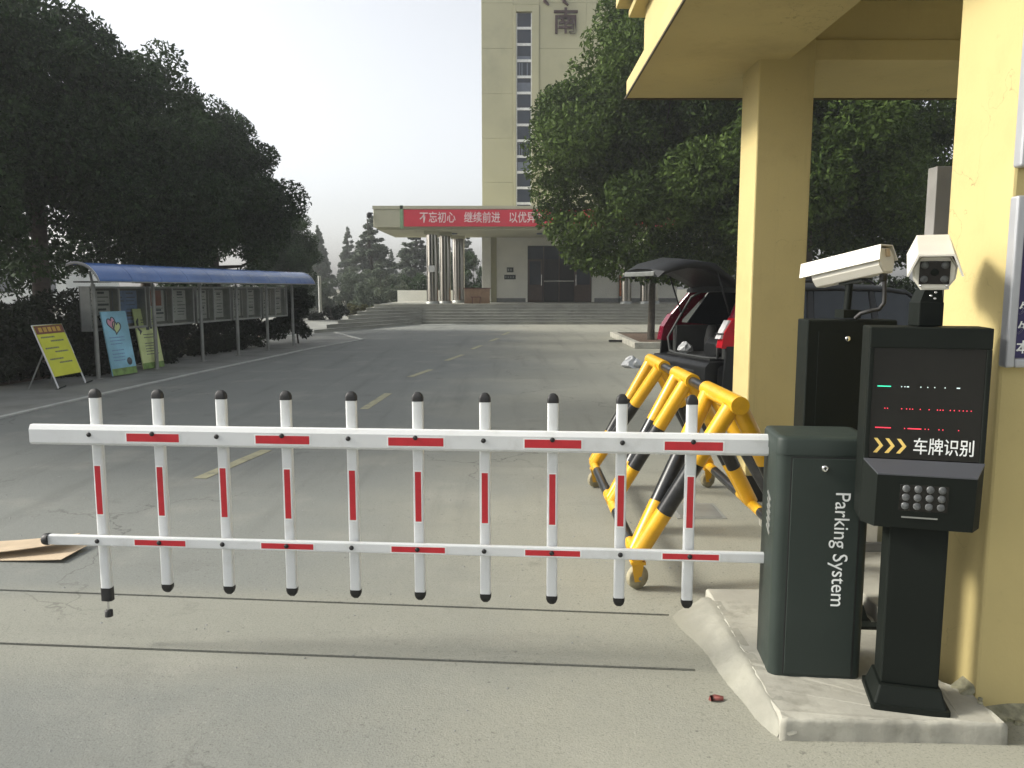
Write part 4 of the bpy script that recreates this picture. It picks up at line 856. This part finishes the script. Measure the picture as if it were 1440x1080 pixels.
# ------------------------------------------------------------------ vegetation
rng = np.random.default_rng(5)
def leaf_mesh(name, cen, rad, n, size, m, droop=.35, asp=.42, inner=.27):
    """n diamond leaves spread through clumps (centres cen, radii rad)"""
    cen = np.asarray(cen, float); rad = np.asarray(rad, float); w = rad ** 2; idx = rng.choice(len(cen), n, p=w / w.sum())
    d = rng.normal(size=(n, 3)); d /= np.linalg.norm(d, axis=1)[:, None]
    rr_ = rng.random(n) ** inner
    p = cen[idx] + d * (rad[idx] * rr_)[:, None] * np.array([1, 1, .8])
    t = rng.normal(size=(n, 3)) + d * .7 + np.array([0, 0, -droop]); t /= np.linalg.norm(t, axis=1)[:, None]
    nn = d * .9 + rng.normal(size=(n, 3)) * .8 + np.array([0, 0, .5]); b = np.cross(t, nn); b /= np.maximum(np.linalg.norm(b, axis=1), 1e-6)[:, None]
    s = (size * rng.uniform(.6, 1.35, n))[:, None]
    V = np.empty((n, 4, 3)); V[:, 0] = p - t * s * .5; V[:, 1] = p + b * s * asp * .5 + t * s * .08; V[:, 2] = p + t * s * .5; V[:, 3] = p - b * s * asp * .5 + t * s * .08
    me = bpy.data.meshes.new(name); me.vertices.add(4 * n); me.vertices.foreach_set('co', V.reshape(-1))
    me.loops.add(4 * n); me.loops.foreach_set('vertex_index', np.arange(4 * n, dtype=np.int32)); me.polygons.add(n)
    me.polygons.foreach_set('loop_start', np.arange(0, 4 * n, 4, dtype=np.int32)); me.polygons.foreach_set('loop_total', np.full(n, 4, dtype=np.int32))
    tone = np.clip(rng.random(len(cen))[idx] * .8 + rng.normal(size=n) * .14 + .1, 0, 1)
    at = me.attributes.new('clump_tone', 'FLOAT', 'FACE'); at.data.foreach_set('value', tone.astype(np.float32))
    me.materials.append(m); me.update(); return me
def clumps(n, rx, rz, cz, seed, rmin=.45, rmax=.95, lo=-.75, p=.38):
    g_ = np.random.default_rng(seed); out, rad = [], []
    while len(out) < n:
        d = g_.normal(size=3); d /= np.linalg.norm(d)
        if d[2] < lo: continue
        k = g_.random() ** p * g_.uniform(.84, 1.06); out.append((d[0] * rx * k, d[1] * rx * k, cz + d[2] * rz * k)); rad.append(g_.uniform(rmin, rmax))
    return np.array(out), np.array(rad)
def trunk_mb(h, r, cl, seed, nl=9):
    g_ = random.Random(seed); mb = MB(); pts = [(0, 0, -.1), (.02, .01, h * .25), (g_.uniform(-.1, .1), g_.uniform(-.1, .1), h * .55), (g_.uniform(-.25, .25), g_.uniform(-.25, .25), h)]
    mb.tube(pts, [r * 1.35, r, r * .75, r * .25], 10)
    for k in range(nl):
        c = cl[g_.randrange(len(cl))]; z = h * g_.uniform(.28, .75); s0 = Vector((0, 0, z)); e = Vector(c)
        if e.z < z: e.z = z + .3
        mid = s0.lerp(e, .5) + Vector((g_.uniform(-.2, .2), g_.uniform(-.2, .2), -.15)); mb.tube([s0, mid, e], [r * .42, r * .26, r * .08], 7)
    return mb
TREES = {}
def tree(kind, label, x, y, s, rz, group, cat='tree', sz=None):
    base = TREES[kind]; sc_ = (s, s, sz or s)
    if not base.get('used'):
        r = base['root']; base['used'] = True; r.location = (x, y, 0); r.scale = sc_; r.rotation_euler = (0, 0, rz); r['label'] = label; r['group'] = group; return r
    return dup(base['root'], (x, y, 0), rz, sc_, label, group)
def make_tree(kind, name, m, n, size, rx, rz, cz, r, seed, nc=90, extra=(), **kw):
    cl, rd = clumps(nc, rx, rz, cz, seed, **kw)
    if kind == 'A':
        keep = ~((cl[:, 2] > 7.7) & (cl[:, 0] < -1.75)) & ~((cl[:, 2] > 9.2) & (cl[:, 0] < -1.0)); cl, rd = cl[keep], rd[keep]
    if extra: cl = np.vstack([cl, np.array(extra)]); rd = np.concatenate([rd, np.full(len(extra), .68)])
    root = thing(name, name, 'tree', (0, 0, 0))
    o = bpy.data.objects.new('crown', leaf_mesh('crown', cl, rd, n, size, m)); COL.objects.link(o); o.parent = root
    trunk_mb(cz + rz * .35, r, cl, seed).build('trunk', M['bark'], root)
    TREES[kind] = dict(root=root)
make_tree('A', 'camphor_tree', M['leafA'], 105000, .165, 3.2, 4.7, 6.6, .085, 1, nc=120, rmin=.55, rmax=1.10, lo=-.98, p=.55, extra=[(-2.9, 0, 4.3), (-3.05, -.3, 4.9), (-2.8, .2, 3.7), (-2.5, -.5, 3.2), (-2.1, -.2, 2.8), (-1.6, -.6, 2.45), (-2.4, .6, 3.9), (-1.0, -.8, 2.3), (-.3, -1, 2.25), (.5, -.9, 2.2), (1.3, -.6, 2.3), (-3.1, -.1, 5.5), (-1.8, -1, 3.2), (-1.9, .5, 2.6), (2.0, -.5, 2.4), (-2.9, .3, 6.1), (-1.5, -.3, 8.3), (-1.1, -.6, 9.2), (-1.9, .2, 7.6), (-.9, 0, 10.0)])
make_tree('A2', 'camphor_tree', M['leafA'], 80000, .165, 3.0, 4.0, 5.6, .15, 2, nc=100, rmin=.55, rmax=1.1, lo=-.98, p=.55)
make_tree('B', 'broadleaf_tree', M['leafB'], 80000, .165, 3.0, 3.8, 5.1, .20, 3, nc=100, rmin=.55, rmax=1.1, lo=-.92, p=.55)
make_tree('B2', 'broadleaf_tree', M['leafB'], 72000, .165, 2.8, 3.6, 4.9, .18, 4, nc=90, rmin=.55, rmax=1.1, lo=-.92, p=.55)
gl_ = 'broadleaf trees behind the notice board'; gr_ = 'trees on the right of the road'
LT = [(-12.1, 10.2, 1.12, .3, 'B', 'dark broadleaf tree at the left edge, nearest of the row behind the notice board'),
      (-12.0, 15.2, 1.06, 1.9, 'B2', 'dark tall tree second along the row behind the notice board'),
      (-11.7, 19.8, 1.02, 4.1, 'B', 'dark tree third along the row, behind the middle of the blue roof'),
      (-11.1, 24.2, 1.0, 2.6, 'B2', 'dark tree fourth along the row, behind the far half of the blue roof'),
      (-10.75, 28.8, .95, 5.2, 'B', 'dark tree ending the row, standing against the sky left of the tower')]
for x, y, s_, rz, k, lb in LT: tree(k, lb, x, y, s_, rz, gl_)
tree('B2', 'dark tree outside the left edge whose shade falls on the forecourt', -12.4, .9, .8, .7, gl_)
tree('B', 'lower grey green tree beyond the end of the blue roof', -11.3, 40, .62, 1.0, gl_)
tree('A', 'tall leafy tree with thin trunk in the tree pit, hiding the right end of banner', 4.15, 23.6, 1.03, 0, gr_)
tree('A2', 'dense dark tree between the yellow pillars behind the red car', 8.0, 21.5, 1.05, 2.2, gr_)
tree('A2', 'open crowned tree with sky showing through by the near yellow pillar', 11.4, 25.5, .98, 3.9, gr_)
tree('A', 'big tree behind the red car and left of the far yellow pillar', 6.6, 27.5, 1.0, 3.0, gr_)
# conifers and shrubs in the haze
def cone_clumps(h, r, n, seed):
    g_ = np.random.default_rng(seed); c, q = [], []
    for k in range(n):
        t = g_.random() ** .7; rr2 = r * (1 - t) * g_.random() ** .4 + .05; a = g_.random() * 6.28
        c.append((rr2 * math.cos(a), rr2 * math.sin(a), .8 + t * (h - .8))); q.append(.09 + .55 * (1 - t))
    return np.array(c), np.array(q)
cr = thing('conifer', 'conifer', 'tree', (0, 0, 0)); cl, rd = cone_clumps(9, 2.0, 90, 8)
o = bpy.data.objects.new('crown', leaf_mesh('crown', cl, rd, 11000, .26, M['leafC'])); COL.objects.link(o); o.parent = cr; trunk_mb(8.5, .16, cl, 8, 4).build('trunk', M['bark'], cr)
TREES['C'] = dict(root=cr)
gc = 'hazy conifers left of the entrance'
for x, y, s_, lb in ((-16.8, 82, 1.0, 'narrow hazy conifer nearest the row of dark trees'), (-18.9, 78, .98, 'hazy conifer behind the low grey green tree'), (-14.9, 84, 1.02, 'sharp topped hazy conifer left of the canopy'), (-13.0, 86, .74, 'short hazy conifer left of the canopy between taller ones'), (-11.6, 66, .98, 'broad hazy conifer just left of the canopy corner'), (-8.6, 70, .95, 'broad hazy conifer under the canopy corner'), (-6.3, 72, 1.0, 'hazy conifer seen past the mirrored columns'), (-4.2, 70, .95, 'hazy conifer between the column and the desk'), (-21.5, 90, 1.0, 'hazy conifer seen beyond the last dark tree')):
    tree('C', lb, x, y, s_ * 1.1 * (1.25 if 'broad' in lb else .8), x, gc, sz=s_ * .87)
def bush(label, x, y, rx, rz, n, size, m, name='shrub', group=None, seed=1, ry=None, inner=.3):
    g_ = np.random.default_rng(seed); k = max(6, int(rx * (ry or rx) * 10)); c, q = [], []
    for _ in range(k):
        d = g_.normal(size=3); d /= np.linalg.norm(d); d[2] = abs(d[2]); f_ = g_.random() ** .4
        c.append((d[0] * rx * f_, d[1] * (ry or rx) * f_, d[2] * rz * f_ * .85 + .15)); q.append(g_.uniform(.22, .45) * min(1.2, rz))
    r = thing(name, label, 'shrub', (x, y, 0), 0, group); o = bpy.data.objects.new('foliage', leaf_mesh('foliage', c, q, n, size, m, inner=inner)); COL.objects.link(o); o.parent = r
    mb = MB()
    for _ in range(4): mb.tube([(g_.uniform(-.1, .1), g_.uniform(-.1, .1), -.03), (g_.uniform(-.4, .4) * rx, g_.uniform(-.4, .4) * rx, rz * .7)], [.03, .01], 6)
    so_ = mb.build('stem', M['bark']); so_.parent = r; so_['kind'] = 'stuff'
    return r
gs = 'shrubs in the haze beyond the side path'
for i, (x, y, rx, rz, lb) in enumerate(((-15.5, 56, 2.8, 3.4, 'hazy green thicket beyond the side path, leftmost'), (-11.8, 58, 2.6, 3.2, 'hazy green thicket beyond the side path, middle'), (-9.0, 54, 2.2, 3.6, 'rounded hazy green shrub left of the mirrored columns'), (-6.2, 56, 2.4, 3.4, 'dark rounded shrub directly behind the mirrored columns'), (-3.0, 57, 2.4, 5.2, 'dark shrub seen between the back column and the pilaster'), (-18.5, 50, 2.6, 3.0, 'hazy green thicket behind the end of the blue roof'))):
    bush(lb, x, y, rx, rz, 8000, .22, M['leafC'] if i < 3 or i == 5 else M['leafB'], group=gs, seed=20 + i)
for i, (x, y, rx, lb) in enumerate(((-10.6, 40, .8, 'low clipped dark bush at the side path, left one'), (-9.2, 40.5, .8, 'low clipped dark bush at the side path, right one'))):
    bush(lb, x, y, rx, .95, 2500, .13, M['leafD'], group='clipped bushes at the side path', seed=40 + i)
bush('dry yellowish tall grass clump at the foot of the entrance steps', -8.2, 42, .9, .8, 2200, .16, M['leafE'], name='grass_clump', seed=50)
lp = tag(MB().tube([(-10.4, 43, 0), (-10.4, 43, 2.3)], .08, 8).build('bollard_post', M['line']), 'thin pale post standing in the haze beyond the blue roof', 'post')
tag(MB().box((-7.5, 52, 0), (-2, 52.2, 1.5)).build('garden_wall', M['tilew']), 'low pale wall behind the mirrored columns', 'wall')
# hedges
def hedge(label, a, b, w, h, n, size, m, seed):
    a, b = Vector(a), Vector(b); d = b - a; L_ = d.length; g_ = np.random.default_rng(seed); c, q = [], []
    for _ in range(int(L_ * 20)):
        c.append((g_.uniform(0, L_), g_.uniform(-w / 2, w / 2), h * g_.random() * g_.uniform(.88, 1.0))); q.append(g_.uniform(.20, .34))
    r = thing('hedge', label, 'hedge', (a.x, a.y, 0), math.atan2(d.y, d.x)); o = bpy.data.objects.new('foliage', leaf_mesh('foliage', c, q, n, size, m)); COL.objects.link(o); o.parent = r
    mb = MB()
    for k in range(int(L_ * 1.5)):
        x = g_.uniform(.1, L_ - .1); mb.tube([(x, 0, -.03), (x + g_.uniform(-.2, .2), g_.uniform(-.2, .2), h * .8)], [.03, .012], 5)
    s_ = mb.build('stem', M['bark']); s_.parent = r; s_['kind'] = 'stuff'
    return r
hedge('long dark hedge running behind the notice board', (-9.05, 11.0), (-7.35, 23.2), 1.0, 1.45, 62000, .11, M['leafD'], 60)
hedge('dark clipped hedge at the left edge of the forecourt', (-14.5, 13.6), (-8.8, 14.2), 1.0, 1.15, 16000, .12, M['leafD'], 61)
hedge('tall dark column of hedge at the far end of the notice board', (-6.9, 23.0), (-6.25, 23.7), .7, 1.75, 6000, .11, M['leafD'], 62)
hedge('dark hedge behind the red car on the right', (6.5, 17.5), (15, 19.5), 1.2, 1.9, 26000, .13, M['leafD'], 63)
# far pale building seen under the left trees
fb = thing('distant_building', 'pale hazy low building far off under the left trees', 'building', (-50, 75, 0))
MB().box((-75, 75, 0), (-42, 85, 4.5)).build('wall', M['mist'], fb); MB().box((-75.4, 74.6, 4.5), (-41.6, 85.4, 4.8)).build('roof', M['line'], fb)
for k in range(8): MB().box((-73 + k * 4, 74.93, 1.2), (-71 + k * 4, 75.02, 3.2)).build('window', M['gl'], fb)

# ------------------------------------------------------------------ haze
hz = MB().box((-110, -40, -1.2), (110, 125, 27)).build('haze', M['mist']); hz['kind'] = 'stuff'; hz['label'] = 'thin pale morning haze'
hm = bpy.data.materials.new('haze'); hm.use_nodes = True; hm.node_tree.nodes.clear()
pv = hm.node_tree.nodes.new('ShaderNodeVolumePrincipled'); pv.inputs['Color'].default_value = (.93, .95, .96, 1); pv.inputs['Density'].default_value = .0016; pv.inputs['Anisotropy'].default_value = .4
ou = hm.node_tree.nodes.new('ShaderNodeOutputMaterial'); hm.node_tree.links.new(pv.outputs[0], ou.inputs['Volume'])
hz.data.materials.clear(); hz.data.materials.append(hm)
